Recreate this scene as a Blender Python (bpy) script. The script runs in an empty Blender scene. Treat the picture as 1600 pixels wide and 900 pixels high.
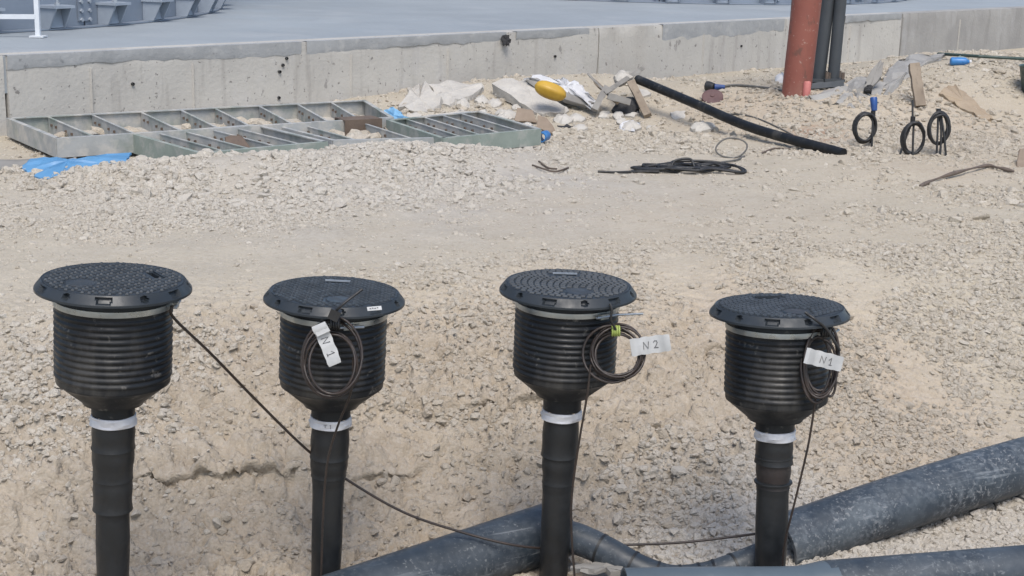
import bpy, bmesh, math, random
import numpy as np
from mathutils import Vector, Matrix, Quaternion
random.seed(7)
RNG = np.random.default_rng(11)
SC = bpy.context.scene
COL = SC.collection
PI = math.pi

# ------------------------------------------------------------------ camera
F, PITCH, ROLL, H = 2300.0, math.radians(14), math.radians(1.5), 1.5
CAM = Vector((0, 0, H))
_r0, _u0 = Vector((1, 0, 0)), Vector((0, math.sin(PITCH), math.cos(PITCH)))
FWD = Vector((0, math.cos(PITCH), -math.sin(PITCH)))
RT = _r0 * math.cos(ROLL) + _u0 * math.sin(ROLL)
UP = _u0 * math.cos(ROLL) - _r0 * math.sin(ROLL)
cd = bpy.data.cameras.new('camera')
cd.sensor_width = 36
cd.lens = 36 * F / 1600
cd.clip_start, cd.clip_end = 0.05, 500
cam = bpy.data.objects.new('camera', cd)
COL.objects.link(cam)
cam.matrix_world = Matrix(((RT.x, UP.x, -FWD.x, CAM.x), (RT.y, UP.y, -FWD.y, CAM.y), (RT.z, UP.z, -FWD.z, CAM.z), (0, 0, 0, 1)))
SC.camera = cam

# ------------------------------------------------------------------ light: bright overcast
SUN_EL, SUN_AZ = math.radians(58), math.radians(172)      # azimuth clockwise from +Y
w = bpy.data.worlds.new("World")
SC.world = w
w.use_nodes = True
nt = w.node_tree
bg = nt.nodes['Background']
sky = nt.nodes.new('ShaderNodeTexSky')
sky.sky_type = 'NISHITA'
sky.sun_disc = False
sky.sun_elevation, sky.sun_rotation = SUN_EL, SUN_AZ
sky.air_density, sky.dust_density, sky.ozone_density = 1.0, 2.0, 1.0
nt.links.new(sky.outputs[0], bg.inputs[0])
bg.inputs[1].default_value = 0.13
sd = bpy.data.lights.new('sun', 'SUN')
sd.energy, sd.angle, sd.color = 1.8, math.radians(30), (1.0, 0.955, 0.89)
sun = bpy.data.objects.new('sun', sd)
COL.objects.link(sun)
_sdir = Vector((math.sin(SUN_AZ) * math.cos(SUN_EL), math.cos(SUN_AZ) * math.cos(SUN_EL), math.sin(SUN_EL)))
sun.rotation_euler = _sdir.to_track_quat('Z', 'Y').to_euler()
sun.location = _sdir * 20
SC.view_settings.view_transform = 'Standard'
SC.view_settings.look = 'None'
SC.view_settings.gamma = 1
SC.view_settings.exposure = 0.66

# ------------------------------------------------------------------ numpy noise
def _hash(ix, iy, seed):
    ix, iy = np.asarray(ix), np.asarray(iy)
    h = (ix.astype(np.int64) * 374761393 + iy.astype(np.int64) * 668265263 + int(seed) * 982451653) & 0xFFFFFFFF
    h = ((h ^ (h >> 13)) * 1274126177) & 0xFFFFFFFF
    h = ((h ^ (h >> 16)) * 2246822519) & 0xFFFFFFFF
    return ((h ^ (h >> 15)) & 0xFFFFFF) / float(0xFFFFFF)

def vnoise(x, y, seed=0):
    ix, iy = np.floor(x), np.floor(y)
    fx, fy = x - ix, y - iy
    fx, fy = fx * fx * fx * (fx * (fx * 6 - 15) + 10), fy * fy * fy * (fy * (fy * 6 - 15) + 10)
    a, b = _hash(ix, iy, seed), _hash(ix + 1, iy, seed)
    c, d = _hash(ix, iy + 1, seed), _hash(ix + 1, iy + 1, seed)
    return (a * (1 - fx) + b * fx) * (1 - fy) + (c * (1 - fx) + d * fx) * fy

def fbm(x, y, seed=0, octv=4):
    s, a, t = 0, 0.5, 0
    for k in range(octv):
        s = s + a * vnoise(x, y, seed + k * 17)
        t += a
        x, y, a = x * 2.03 + 5.1, y * 2.03 + 1.7, a * 0.5
    return s / t

def worley(x, y, seed=0):
    ix, iy = np.floor(x), np.floor(y)
    best = np.full(np.shape(x), 9.0)
    val = np.zeros(np.shape(x))
    for dx in (-1, 0, 1):
        for dy in (-1, 0, 1):
            cx, cy = ix + dx, iy + dy
            d = (cx + _hash(cx, cy, seed) - x) ** 2 + (cy + _hash(cx, cy, seed + 5) - y) ** 2
            v = _hash(cx, cy, seed + 9)
            m = d < best
            best = np.where(m, d, best)
            val = np.where(m, v, val)
    return np.sqrt(best), val

def sstep(a, b, x):
    t = np.clip((x - a) / (b - a), 0, 1)
    return t * t * (3 - 2 * t)

# ------------------------------------------------------------------ terrain shape (metres)
MOUNDS = [  # x, y, height, sigma long, sigma short, angle of the long axis
    (-2.75, 8.35, .06, .60, .28, .35), (-1.75, 8.20, .115, .50, .24, .0), (-1.0, 8.72, .14, .50, .24, .5), (-.25, 9.15, .085, .5, .22, .6),
    (-.45, 12.3, .14, .9, .45, .75), (.75, 12.9, .15, .8, .45, .75),
    (1.75, 12.3, .20, .75, .50, .2), (2.35, 11.3, .17, .5, .42, -.6),
    (4.4, 13.9, .42, 1.3, 1.1, .75), (3.75, 12.0, .33, .9, .7, .7), (3.4, 9.4, .07, 1.0, .8, .0),
    (0.95, 4.98, .10, .24, .28, .0),
    (1.3, 4.06, .10, 1.1, .26, .2), (1.95, 5.02, .10, .50, .22, .48), (2.95, 5.58, .22, .60, .32, .48),
]
def yc(x): return 6.1 + 0.33 * (x + .9) + .22 * (fbm(x * 1.1 + 3, x * 0 + .5, 3, 3) - .5)
def yt(x): return 4.46 + 0.27 * (x + .9) + .16 * (fbm(x * 1.7 + 9, x * 0 + 2.5, 8, 3) - .5)
LEDGES = [(-.85, .50, .20, .042, 31), (-.30, .35, .52, .026, 37), (.02, .30, .36, .035, 41), (.62, .35, .50, .03, 47), (1.05, .3, .62, .025, 53)]
def ledge_at(x, lx, lw, lk, sd_):
    led = np.exp(-.5 * ((x - lx) / lw) ** 2) * np.clip(2.6 * fbm(x * 4.5, x * 0 + 3.3, sd_ + 2, 3) - .6, .15, 1)
    yl = yt(x) + lk * (yc(x) - yt(x)) + .10 * (fbm(x * 2.2, x * 0 + 7.7, sd_, 2) - .5) + .014 * (fbm(x * 14, x * 0 + 1.7, sd_, 2) - .5)
    return led, yl
def coarse(x, y):
    x, y = np.asarray(x, float), np.asarray(y, float)
    c, t = yc(x), yt(x)
    s = np.clip((c - y) / (c - t), 0, 1)
    prof = 0.40 * s * s * (3 - 2 * s) + 0.60 * (s ** 1.9)
    z = -0.56 * prof
    z = z + sstep(2.6, 1.0, y) * .56
    for (mx, my, h, sl, ss, an) in MOUNDS:
        ca, sa = math.cos(an), math.sin(an)
        u, v = (x - mx) * ca + (y - my) * sa, -(x - mx) * sa + (y - my) * ca
        z = z + h * np.exp(-.5 * ((u / sl) ** 2 + (v / ss) ** 2))
    for (lx, lw, lk, la, sd_) in LEDGES:      # eroded steps across the cut face
        led, yl = ledge_at(x, lx, lw, lk, sd_)
        z = z + led * la * (sstep(yl - .012, yl + .014, y) - sstep(yl + .01, yl + .40, y))
    z = z + .035 * (fbm(x * 1.3, y * 1.3, 40, 3) - .5) * sstep(18, 12, y)
    return z

def ray(px, py):
    x, y = (px - 800) / F, (450 - py) / F
    return FWD + RT * x + UP * y
def D(px, py, depth): return CAM + ray(px, py) * depth
def Zp(px, py, z):
    d = ray(px, py)
    return CAM + d * ((z - H) / d.z)
def hit(px, py, lift=0.0):
    d = ray(px, py)
    t = np.arange(3.0, 30, .004)
    g = coarse(d.x * t, d.y * t) + lift - (H + d.z * t)
    k = int(np.argmax(g > 0))
    return CAM + d * float(t[k])
def depth_of(p): return (p - CAM).dot(FWD)

def zone(lst):
    out = []
    for px, py, r, wgt in lst:
        p = hit(px, py)
        out.append((p.x, p.y, r, wgt))
    return out
GRAV = zone([(60, 650, .32, .9), (250, 620, .3, .55), (560, 620, .28, .6), (660, 545, .35, 1.0), (760, 490, .3, .6), (1020, 455, .4, .6), (1480, 410, .7, .85),
             (1400, 520, .5, .8), (1570, 600, .5, .8), (1090, 790, .20, 1.25), (1130, 850, .2, 1.25), (1030, 840, .12, 1.0), (1400, 640, .45, .75), (1480, 820, .45, .9), (1300, 760, .3, .6), (720, 590, .2, .7),
             (120, 285, .5, 1.1), (330, 270, .5, 1.1), (530, 250, .45, 1.1), (720, 240, .45, .9), (40, 320, .5, .7), (350, 310, .5, .6), (900, 205, .6, .8), (1040, 200, .5, .6),
             (1160, 185, .6, 1.0), (1260, 200, .5, 1.0), (1520, 110, 1.2, 1.0), (1570, 200, .7, .8), (1400, 190, .5, .6), (700, 165, .6, .9), (1540, 330, .5, .6)])
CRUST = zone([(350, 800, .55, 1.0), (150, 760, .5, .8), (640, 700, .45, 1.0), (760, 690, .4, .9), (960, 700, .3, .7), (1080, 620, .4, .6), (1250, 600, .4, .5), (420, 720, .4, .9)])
SANDY = zone([(640, 760, .4, .8), (760, 650, .4, .8), (950, 690, .35, 1.0), (1050, 570, .5, .8), (1230, 560, .4, .6), (930, 790, .15, 1.0), (300, 800, .6, .5), (1330, 640, .4, .5), (1180, 160, .5, .9), (1500, 190, .5, .7), (1420, 700, .3, .5), (1000, 330, .9, .35), (1510, 260, .5, .5)])
GREY = zone([(1090, 790, .28, 1.2), (1130, 850, .3, 1.0), (120, 660, .5, .5), (1520, 830, .4, .6), (400, 280, 1.2, .5), (800, 270, 1.0, .5)])
RUST = zone([(1270, 212, .16, 1.0)])
def field(zs, x, y):
    s = np.zeros(np.shape(x))
    for zx, zy, r, wgt in zs:
        s = s + wgt * np.exp(-.5 * (((x - zx) / r) ** 2 + ((y - zy) / r) ** 2))
    return s
def gravel_amount(x, y):
    g = field(GRAV, x, y) * (.1 + 1.7 * np.clip(2.2 * fbm(x * 2.6, y * 2.6, 77, 3) - .6, 0, 1))
    return np.clip(g, 0, 1.3)
def fine(x, y):
    g = np.clip(gravel_amount(x, y), 0, 1)
    c = np.clip(field(CRUST, x, y), 0, 1)
    near = sstep(9.5, 7.0, y)
    wx, wy = x + .02 * (vnoise(x * 25, y * 25, 2) - .5), y + .02 * (vnoise(x * 25, y * 25, 3) - .5)
    f1, v1 = worley(wx * 30, wy * 30, 5)
    z = g * (.004 + .012 * v1) * np.clip(1 - f1 * f1 * 1.4, 0, 1) * near
    f2, v2 = worley(wx * 13 + 3, wy * 20, 15)
    z = z + c * near * (.052 * (v2 > .35) * v2 * np.clip(1.25 - f2 * f2 * 2.0, 0, .8))
    f3, v3 = worley(wx * 42 + 8, wy * 55, 25)
    z = z + (c * 1.8 + .12) * near * .010 * (v3 > .4) * v3 * np.clip(1 - f3 * f3 * 1.3, 0, 1)
    z = z + .010 * (fbm(x * 9, y * 9, 60, 4) - .5) + c * near * .030 * (np.abs(fbm(x * 7, y * 16, 66, 4) - .5) * -2 + .3) + .030 * (fbm(x * 4, y * 6, 64, 3) - .5) * np.clip(c + .6 * g, 0, 1)
    return z * sstep(25, 15, y)
def height(x, y): return coarse(x, y) + fine(x, y)

# ------------------------------------------------------------------ materials
def _n(t, ty, **kw):
    n = t.nodes.new(ty)
    for k, v in kw.items(): setattr(n, k, v)
    return n
def noise_fac(t, scale, detail=4, rough=.55, lo=.35, hi=.65, vec=None, stretch=None, dist=0.0):
    tc = _n(t, 'ShaderNodeTexCoord')
    src = tc.outputs['Object'] if vec is None else vec
    if stretch:
        if len(stretch) == 4:      # turned to run along the pipe
            m0 = _n(t, 'ShaderNodeMapping')
            m0.inputs['Rotation'].default_value = (0, 0, -math.radians(stretch[3]))
            t.links.new(src, m0.inputs['Vector'])
            src, stretch = m0.outputs['Vector'], stretch[:3]
        mp = _n(t, 'ShaderNodeMapping')
        mp.inputs['Scale'].default_value = stretch
        t.links.new(src, mp.inputs['Vector'])
        src = mp.outputs['Vector']
    nz = _n(t, 'ShaderNodeTexNoise')
    nz.inputs['Scale'].default_value = scale
    nz.inputs['Detail'].default_value = detail
    nz.inputs['Roughness'].default_value = rough
    nz.inputs['Distortion'].default_value = dist
    t.links.new(src, nz.inputs['Vector'])
    mr = _n(t, 'ShaderNodeMapRange')
    mr.inputs['From Min'].default_value, mr.inputs['From Max'].default_value = lo, hi
    t.links.new(nz.outputs['Fac'], mr.inputs['Value'])
    return mr.outputs['Result']
def mix(t, fac, a, b):
    m = _n(t, 'ShaderNodeMix', data_type='RGBA')
    for s, v in ((m.inputs[0], fac), (m.inputs[6], a), (m.inputs[7], b)):
        if isinstance(v, (int, float)): s.default_value = v
        elif isinstance(v, tuple): s.default_value = (*v, 1) if len(v) == 3 else v
        else: t.links.new(v, s)
    return m.outputs[2]
def mul(t, a, b, op='MULTIPLY'):
    m = _n(t, 'ShaderNodeMath', operation=op)
    for s, v in zip(m.inputs, (a, b)):
        if isinstance(v, (int, float)): s.default_value = v
        else: t.links.new(v, s)
    return m.outputs[0]
def mat(name, c1, c2=None, scale=6, rough=.75, metal=0.0, bump=.25, bscale=40, bdist=.004, layers=(), spec=.5, rvar=.12):
    """c1/c2 mottled, then layers of (colour, scale, lo, hi, strength, stretch)"""
    m = bpy.data.materials.new(name)
    m.use_nodes = True
    t = m.node_tree
    b = t.nodes['Principled BSDF']
    col = mix(t, noise_fac(t, scale, 5), c1, c2 or tuple(v * .8 for v in c1))
    for (c, s, lo, hi, st, stretch) in layers:
        f_ = noise_fac(t, s, 6, .6, lo, hi, stretch=stretch)
        if isinstance(st, tuple):
            f_, st = mul(t, f_, noise_fac(t, st[1], 4, .6, .40, .60)), st[0]
        col = mix(t, mul(t, f_, st), col, c)
    t.links.new(col, b.inputs['Base Color'])
    rr = _n(t, 'ShaderNodeMapRange')
    rr.inputs['To Min'].default_value, rr.inputs['To Max'].default_value = rough - rvar, min(1, rough + rvar)
    t.links.new(noise_fac(t, scale * 2.3, 3), rr.inputs['Value'])
    t.links.new(rr.outputs[0], b.inputs['Roughness'])
    b.inputs['Metallic'].default_value = metal
    b.inputs['Specular IOR Level'].default_value = spec
    if bump:
        bp = _n(t, 'ShaderNodeBump')
        bp.inputs['Strength'].default_value = bump
        bp.inputs['Distance'].default_value = bdist
        t.links.new(noise_fac(t, bscale, 6, .6, .2, .8), bp.inputs['Height'])
        t.links.new(bp.outputs[0], b.inputs['Normal'])
    return m

def ground_material():
    m = bpy.data.materials.new('crushed limestone ground')
    m.use_nodes = True
    t = m.node_tree
    b = t.nodes['Principled BSDF']
    at = _n(t, 'ShaderNodeAttribute', attribute_name='zones')
    sp = _n(t, 'ShaderNodeSeparateColor')
    t.links.new(at.outputs['Color'], sp.inputs[0])
    dust = mix(t, noise_fac(t, 2.2, 6, .6), (.44, .39, .305), (.38, .335, .258))
    sand = mix(t, noise_fac(t, 5, 6, .6), (.45, .38, .29), (.385, .315, .235))
    grey = mix(t, noise_fac(t, 6, 5, .6), (.41, .385, .345), (.34, .315, .28))
    col = mix(t, sp.outputs['Green'], dust, sand)
    col = mix(t, sp.outputs['Blue'], col, grey)
    col = mix(t, mul(t, sp.outputs['Red'], .8), col, mix(t, noise_fac(t, 7, 6, .6), (.37, .315, .245), (.29, .243, .185)))  # red channel: darker brown that paints shade onto the lower slope
    at2 = _n(t, 'ShaderNodeAttribute', attribute_name='rust')
    col = mix(t, mul(t, at2.outputs['Fac'], noise_fac(t, 25, 4, .6, .3, .6)), col, (.24, .13, .08))
    # small chips: each voronoi cell its own tone
    tc = _n(t, 'ShaderNodeTexCoord')
    for sc, st in ((95, .22), (42, .16)):
        v = _n(t, 'ShaderNodeTexVoronoi')
        v.inputs['Scale'].default_value = sc
        t.links.new(tc.outputs['Object'], v.inputs['Vector'])
        s2 = _n(t, 'ShaderNodeSeparateColor')
        t.links.new(v.outputs['Color'], s2.inputs[0])
        mr = _n(t, 'ShaderNodeMapRange')
        mr.inputs['From Min'].default_value, mr.inputs['From Max'].default_value = .55, 1
        t.links.new(s2.outputs[0], mr.inputs['Value'])
        col = mix(t, mul(t, mr.outputs[0], st), col, (.50, .455, .40))
        mr = _n(t, 'ShaderNodeMapRange')
        mr.inputs['From Min'].default_value, mr.inputs['From Max'].default_value = .3, 0
        t.links.new(s2.outputs[1], mr.inputs['Value'])
        col = mix(t, mul(t, mr.outputs[0], st * .8), col, (.235, .195, .15))
    t.links.new(col, b.inputs['Base Color'])
    b.inputs['Roughness'].default_value = .95
    b.inputs['Specular IOR Level'].default_value = .2
    h = noise_fac(t, 60, 8, .7, .2, .8)
    v = _n(t, 'ShaderNodeTexVoronoi')
    v.inputs['Scale'].default_value = 95
    t.links.new(tc.outputs['Object'], v.inputs['Vector'])
    h = mul(t, h, mul(t, v.outputs['Distance'], -.9), 'ADD')
    bp = _n(t, 'ShaderNodeBump')
    bp.inputs['Strength'].default_value = .75
    bp.inputs['Distance'].default_value = .005
    t.links.new(h, bp.inputs['Height'])
    t.links.new(bp.outputs[0], b.inputs['Normal'])
    return m

def stone_material():
    m = bpy.data.materials.new('limestone chips')
    m.use_nodes = True
    t = m.node_tree
    b = t.nodes['Principled BSDF']
    oi = _n(t, 'ShaderNodeObjectInfo')
    cr = _n(t, 'ShaderNodeValToRGB')
    e = cr.color_ramp.elements
    e[0].position, e[0].color = 0, (.46, .405, .325, 1)
    e[1].position, e[1].color = 1, (.64, .59, .505, 1)
    for p, c in ((.3, (.52, .465, .38, 1)), (.65, (.57, .52, .435, 1)), (.85, (.53, .465, .37, 1))):
        q = e.new(p)
        q.color = c
    t.links.new(oi.outputs['Random'], cr.inputs[0])
    at = _n(t, 'ShaderNodeAttribute', attribute_name='greyness', attribute_type='INSTANCER')
    col = mix(t, mul(t, at.outputs['Fac'], .75), cr.outputs[0], (.61, .585, .54))
    at3 = _n(t, 'ShaderNodeAttribute', attribute_name='sandiness', attribute_type='INSTANCER')
    col = mix(t, mul(t, at3.outputs['Fac'], .9), col, (.41, .35, .275))
    col = mix(t, mul(t, noise_fac(t, 3, 5, .65), .35), col, (.42, .37, .305))
    t.links.new(col, b.inputs['Base Color'])
    b.inputs['Roughness'].default_value = .93
    b.inputs['Specular IOR Level'].default_value = .25
    bp = _n(t, 'ShaderNodeBump')
    bp.inputs['Strength'].default_value = .5
    bp.inputs['Distance'].default_value = .1
    t.links.new(noise_fac(t, 4, 6, .65), bp.inputs['Height'])
    t.links.new(bp.outputs[0], b.inputs['Normal'])
    return m

M = {}
M['ground'] = ground_material()
M['stone'] = stone_material()
M['wall'] = mat('cast concrete wall', (.455, .44, .405), (.395, .382, .355), 1.8, .9, 0, .5, 30, .006, [
    ((.27, .255, .235), 9, .56, .72, .55, (1, 1, .12)), ((.47, .46, .445), 4, .55, .75, .6, (1, 1, .5)), ((.17, .16, .15), 22, .635, .67, .85, None), ((.20, .19, .18), 7, .66, .69, .7, (1, 1, .6)), ((.33, .30, .26), 1.2, .55, .75, .4, (1, 1, .3))], .2)
M['wall_grey'] = mat('grey cast concrete wall', (.33, .322, .305), (.265, .258, .247), 2.2, .9, 0, .5, 30, .006, [
    ((.21, .20, .19), 7, .55, .72, .6, (1, 1, .15)), ((.43, .425, .42), 4, .55, .75, .5, (1, 1, .5)), ((.15, .145, .14), 24, .68, .76, .8, None)], .2)
M['lip'] = mat('blue grey slab lip concrete', (.345, .355, .36), (.285, .295, .30), 4, .85, 0, .5, 25, .006, [((.42, .42, .41), 9, .55, .7, .7, None), ((.15, .155, .16), 14, .64, .75, .7, None)], .2)
M['slab'] = mat('smooth trowelled slab', (.285, .316, .340), (.25, .277, .299), .8, .72, 0, .15, 20, .003, [((.35, .37, .385), 1.2, .55, .8, .7, None), ((.23, .25, .27), 5, .66, .8, .6, (1, .3, 1))], .3)
M['debris'] = mat('broken concrete', (.49, .465, .42), (.41, .385, .345), 5, .95, 0, .8, 22, .012, [((.27, .25, .225), 12, .6, .75, .7, None), ((.52, .50, .47), 7, .58, .75, .6, None)], .2)
M['tread'] = mat('worn dusty tread', (.050, .058, .066), (.028, .033, .038), 14, .5, 0, .1, 120, .001)
M['hdpe'] = mat('black polyethylene', (.008, .009, .011), (.014, .016, .018), 7, .44, 0, .12, 90, .001, [((.10, .10, .10), 45, .66, .80, .35, None), ((.11, .102, .09), 9, .52, .72, .45, (1, 1, .35)), ((.16, .15, .135), 30, .62, .70, .5, None)], .28)
M['lidm'] = mat('dark grey moulded plastic', (.020, .025, .030), (.030, .036, .042), 9, .45, 0, .15, 120, .001, [((.14, .14, .135), 30, .64, .82, .35, None), ((.11, .11, .105), 5, .55, .75, .35, None)], .35)
M['wrap'] = mat('heat shrink wrap', (.008, .009, .010), (.014, .015, .016), 9, .48, 0, .3, 26, .003, [((.07, .07, .07), 30, .70, .8, .4, (1, 1, .4))], .5)
M['wrap_red'] = mat('worn brownish wrap', (.030, .022, .020), (.018, .017, .017), 9, .5, 0, .3, 26, .003)
M['scuff'] = mat('scuffed black pipe', (.026, .035, .045), (.042, .054, .067), 6, .52, 0, .25, 60, .002, [((.155, .172, .185), 48, .47, .60, (.6, 5), (1, 1, 1)), ((.25, .255, .255), 85, .55, .62, (.7, 9), None), ((.26, .28, .29), 55, .60, .655, (.75, 3), (.05, 1, 1, 25)), ((.10, .12, .135), 7, .45, .65, .5, None), ((.22, .20, .17), 3.2, .58, .75, .5, None), ((.26, .27, .27), 55, .64, .74, .6, None)], .5)
M['scuff_dark'] = mat('dull black pipe', (.022, .030, .039), (.036, .046, .057), 6, .5, 0, .2, 60, .002, [((.105, .118, .128), 46, .48, .62, (.6, 4), None), ((.24, .25, .25), 85, .58, .65, (.6, 7), None), ((.22, .23, .24), 55, .61, .66, (.7, 3), (.05, 1, 1, 28)), ((.06, .072, .084), 6, .45, .65, .6, None), ((.25, .24, .22), 50, .68, .76, .5, None)], .5)
M['sleeve'] = mat('blue grey plastic sleeve', (.085, .110, .130), (.065, .085, .102), 4, .45, 0, .1, 60, .002, [((.17, .18, .185), 18, .62, .78, .4, None)], .5)
M['clamp'] = mat('brushed clamp steel', (.46, .48, .475), (.33, .35, .35), 14, .36, .85, .1, 80, .001, [((.12, .13, .13), 20, .6, .75, .5, None)])
M['tape'] = mat('white tape', (.66, .66, .67), (.52, .52, .54), 22, .55, 0, .5, 60, .003, [((.36, .35, .33), 30, .62, .76, .5, None)])
M['paper'] = mat('white paper tag', (.46, .465, .46), (.33, .335, .33), 9, .6, 0, .3, 50, .002)
M['ink'] = mat('black ink', (.07, .07, .075), None, 20, .6, 0, 0)
M['cable'] = mat('brown black cable', (.034, .023, .018), (.022, .017, .015), 30, .45, 0, 0)
M['cable_black'] = mat('black rubber cable', (.014, .014, .015), (.024, .024, .024), 30, .5, 0, 0)
M['cable_grey'] = mat('dusty grey cable', (.13, .125, .115), (.08, .078, .072), 30, .6, 0, 0)
M['wire'] = mat('rusty wire', (.13, .10, .08), (.09, .07, .055), 30, .7, 0, 0)
M['lime'] = mat('green yellow tie', (.35, .42, .10), (.24, .30, .08), 30, .5, 0, 0)
M['formwork'] = mat('paint worn formwork steel', (.36, .37, .365), (.28, .29, .285), 6, .75, .1, .4, 40, .003, [((.46, .44, .40), 8, .46, .61, .85, None), ((.13, .19, .15), 3, .5, .7, .6, None), ((.16, .10, .065), 18, .66, .78, .7, None)])
M['formwork_green'] = mat('green formwork paint', (.26, .30, .265), (.21, .245, .215), 6, .7, .1, .4, 40, .003, [((.36, .36, .33), 7, .48, .62, .8, None), ((.15, .11, .08), 18, .68, .8, .6, None)])
M['rustplate'] = mat('brown rusty plate', (.135, .098, .072), (.095, .07, .055), 8, .8, 0, .4, 40, .004, [((.24, .21, .18), 9, .6, .75, .5, None)])
M['card'] = mat('brown cardboard', (.25, .195, .145), (.20, .155, .115), 8, .85, 0, .2, 40, .003)
M['wood'] = mat('weathered timber', (.27, .22, .165), (.20, .16, .12), 5, .85, 0, .5, 12, .004, [((.13, .10, .075), 22, .56, .7, .7, (1, 1, .06))])
M['wood_grey'] = mat('grey weathered timber', (.245, .235, .215), (.19, .18, .165), 5, .9, 0, .5, 14, .004, [((.12, .115, .105), 14, .56, .7, .7, (.08, 1, 1))])
M['fabric_grey'] = mat('grey dusty sheet', (.31, .30, .28), (.25, .243, .228), 5, .9, 0, .6, 14, .012, [((.17, .17, .168), 9, .56, .7, .7, (.2, 1, 1)), ((.34, .335, .325), 4, .55, .7, .6, None)])
M['white_sheet'] = mat('white plastic sheet', (.58, .58, .585), (.47, .47, .475), 7, .6, 0, .5, 14, .01, [((.36, .35, .33), 6, .58, .75, .5, None)])
M['yellow'] = mat('yellow plastic', (.50, .31, .035), (.42, .25, .03), 7, .5, 0, .1, 40, .002, [((.28, .22, .12), 12, .62, .78, .4, None)])
M['blue_sheet'] = mat('blue plastic sheet', (.095, .25, .44), (.075, .20, .36), 4, .55, 0, .35, 12, .01, [((.22, .29, .36), 7, .58, .75, .5, None)])
M['blue'] = mat('blue plastic', (.04, .20, .48), (.03, .14, .36), 10, .45, 0, .1, 40, .002)
M['pale_blue'] = mat('pale blue plastic', (.22, .42, .60), (.16, .33, .5), 10, .45, 0, .1)
M['blue_tape'] = mat('blue insulating tape', (.015, .075, .26), (.02, .05, .17), 14, .4, 0, .2, 40, .002)
M['red_steel'] = mat('red oxide painted steel', (.235, .078, .055), (.20, .064, .046), 3, .6, 0, .2, 30, .003, [((.36, .28, .24), 34, .62, .68, .6, None), ((.10, .055, .04), 12, .60, .66, .7, (1, 1, .5)), ((.30, .17, .13), 2.5, .5, .7, .5, None), ((.13, .05, .04), 6, .6, .75, .5, (1, 1, .2))])
M['grey_steel'] = mat('dark grey painted steel', (.060, .068, .076), (.048, .055, .062), 3, .55, .1, .15, 30, .003, [((.18, .18, .18), 30, .68, .76, .5, None)])
M['pink'] = mat('pink plastic', (.50, .17, .15), None, 10, .6, 0, .1)
M['disc'] = mat('brown purple disc', (.13, .075, .07), (.10, .06, .06), 10, .8, 0, .3)
M['chair'] = mat('pale blue grey bracket steel', (.34, .385, .44), (.28, .32, .37), 5, .55, .2, .15)
M['tank'] = mat('blue grey tank steel', (.235, .275, .33), (.20, .235, .285), 2, .55, .25, .15, 25, .003, [((.30, .33, .375), 3, .55, .75, .6, None), ((.13, .15, .18), 16, .64, .76, .5, (1, 1, .4))])
M['galv'] = mat('galvanised bolts', (.42, .46, .50), (.33, .36, .40), 10, .45, .5, .1)
M['white_paint'] = mat('white painted steel', (.62, .65, .68), (.54, .57, .60), 6, .5, 0, .1)
M['dark_green'] = mat('dark green plastic', (.03, .055, .047), (.045, .07, .06), 8, .5, 0, .1)
M['brown_sand'] = mat('brown soil toned board', (.36, .285, .20), (.29, .225, .155), 5, .9, 0, .5, 20, .01, [((.40, .35, .28), 10, .6, .75, .6, None)])
M['dark_rag'] = mat('black rag', (.022, .022, .024), (.035, .035, .036), 20, .9, 0, .5, 40, .01)

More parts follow.
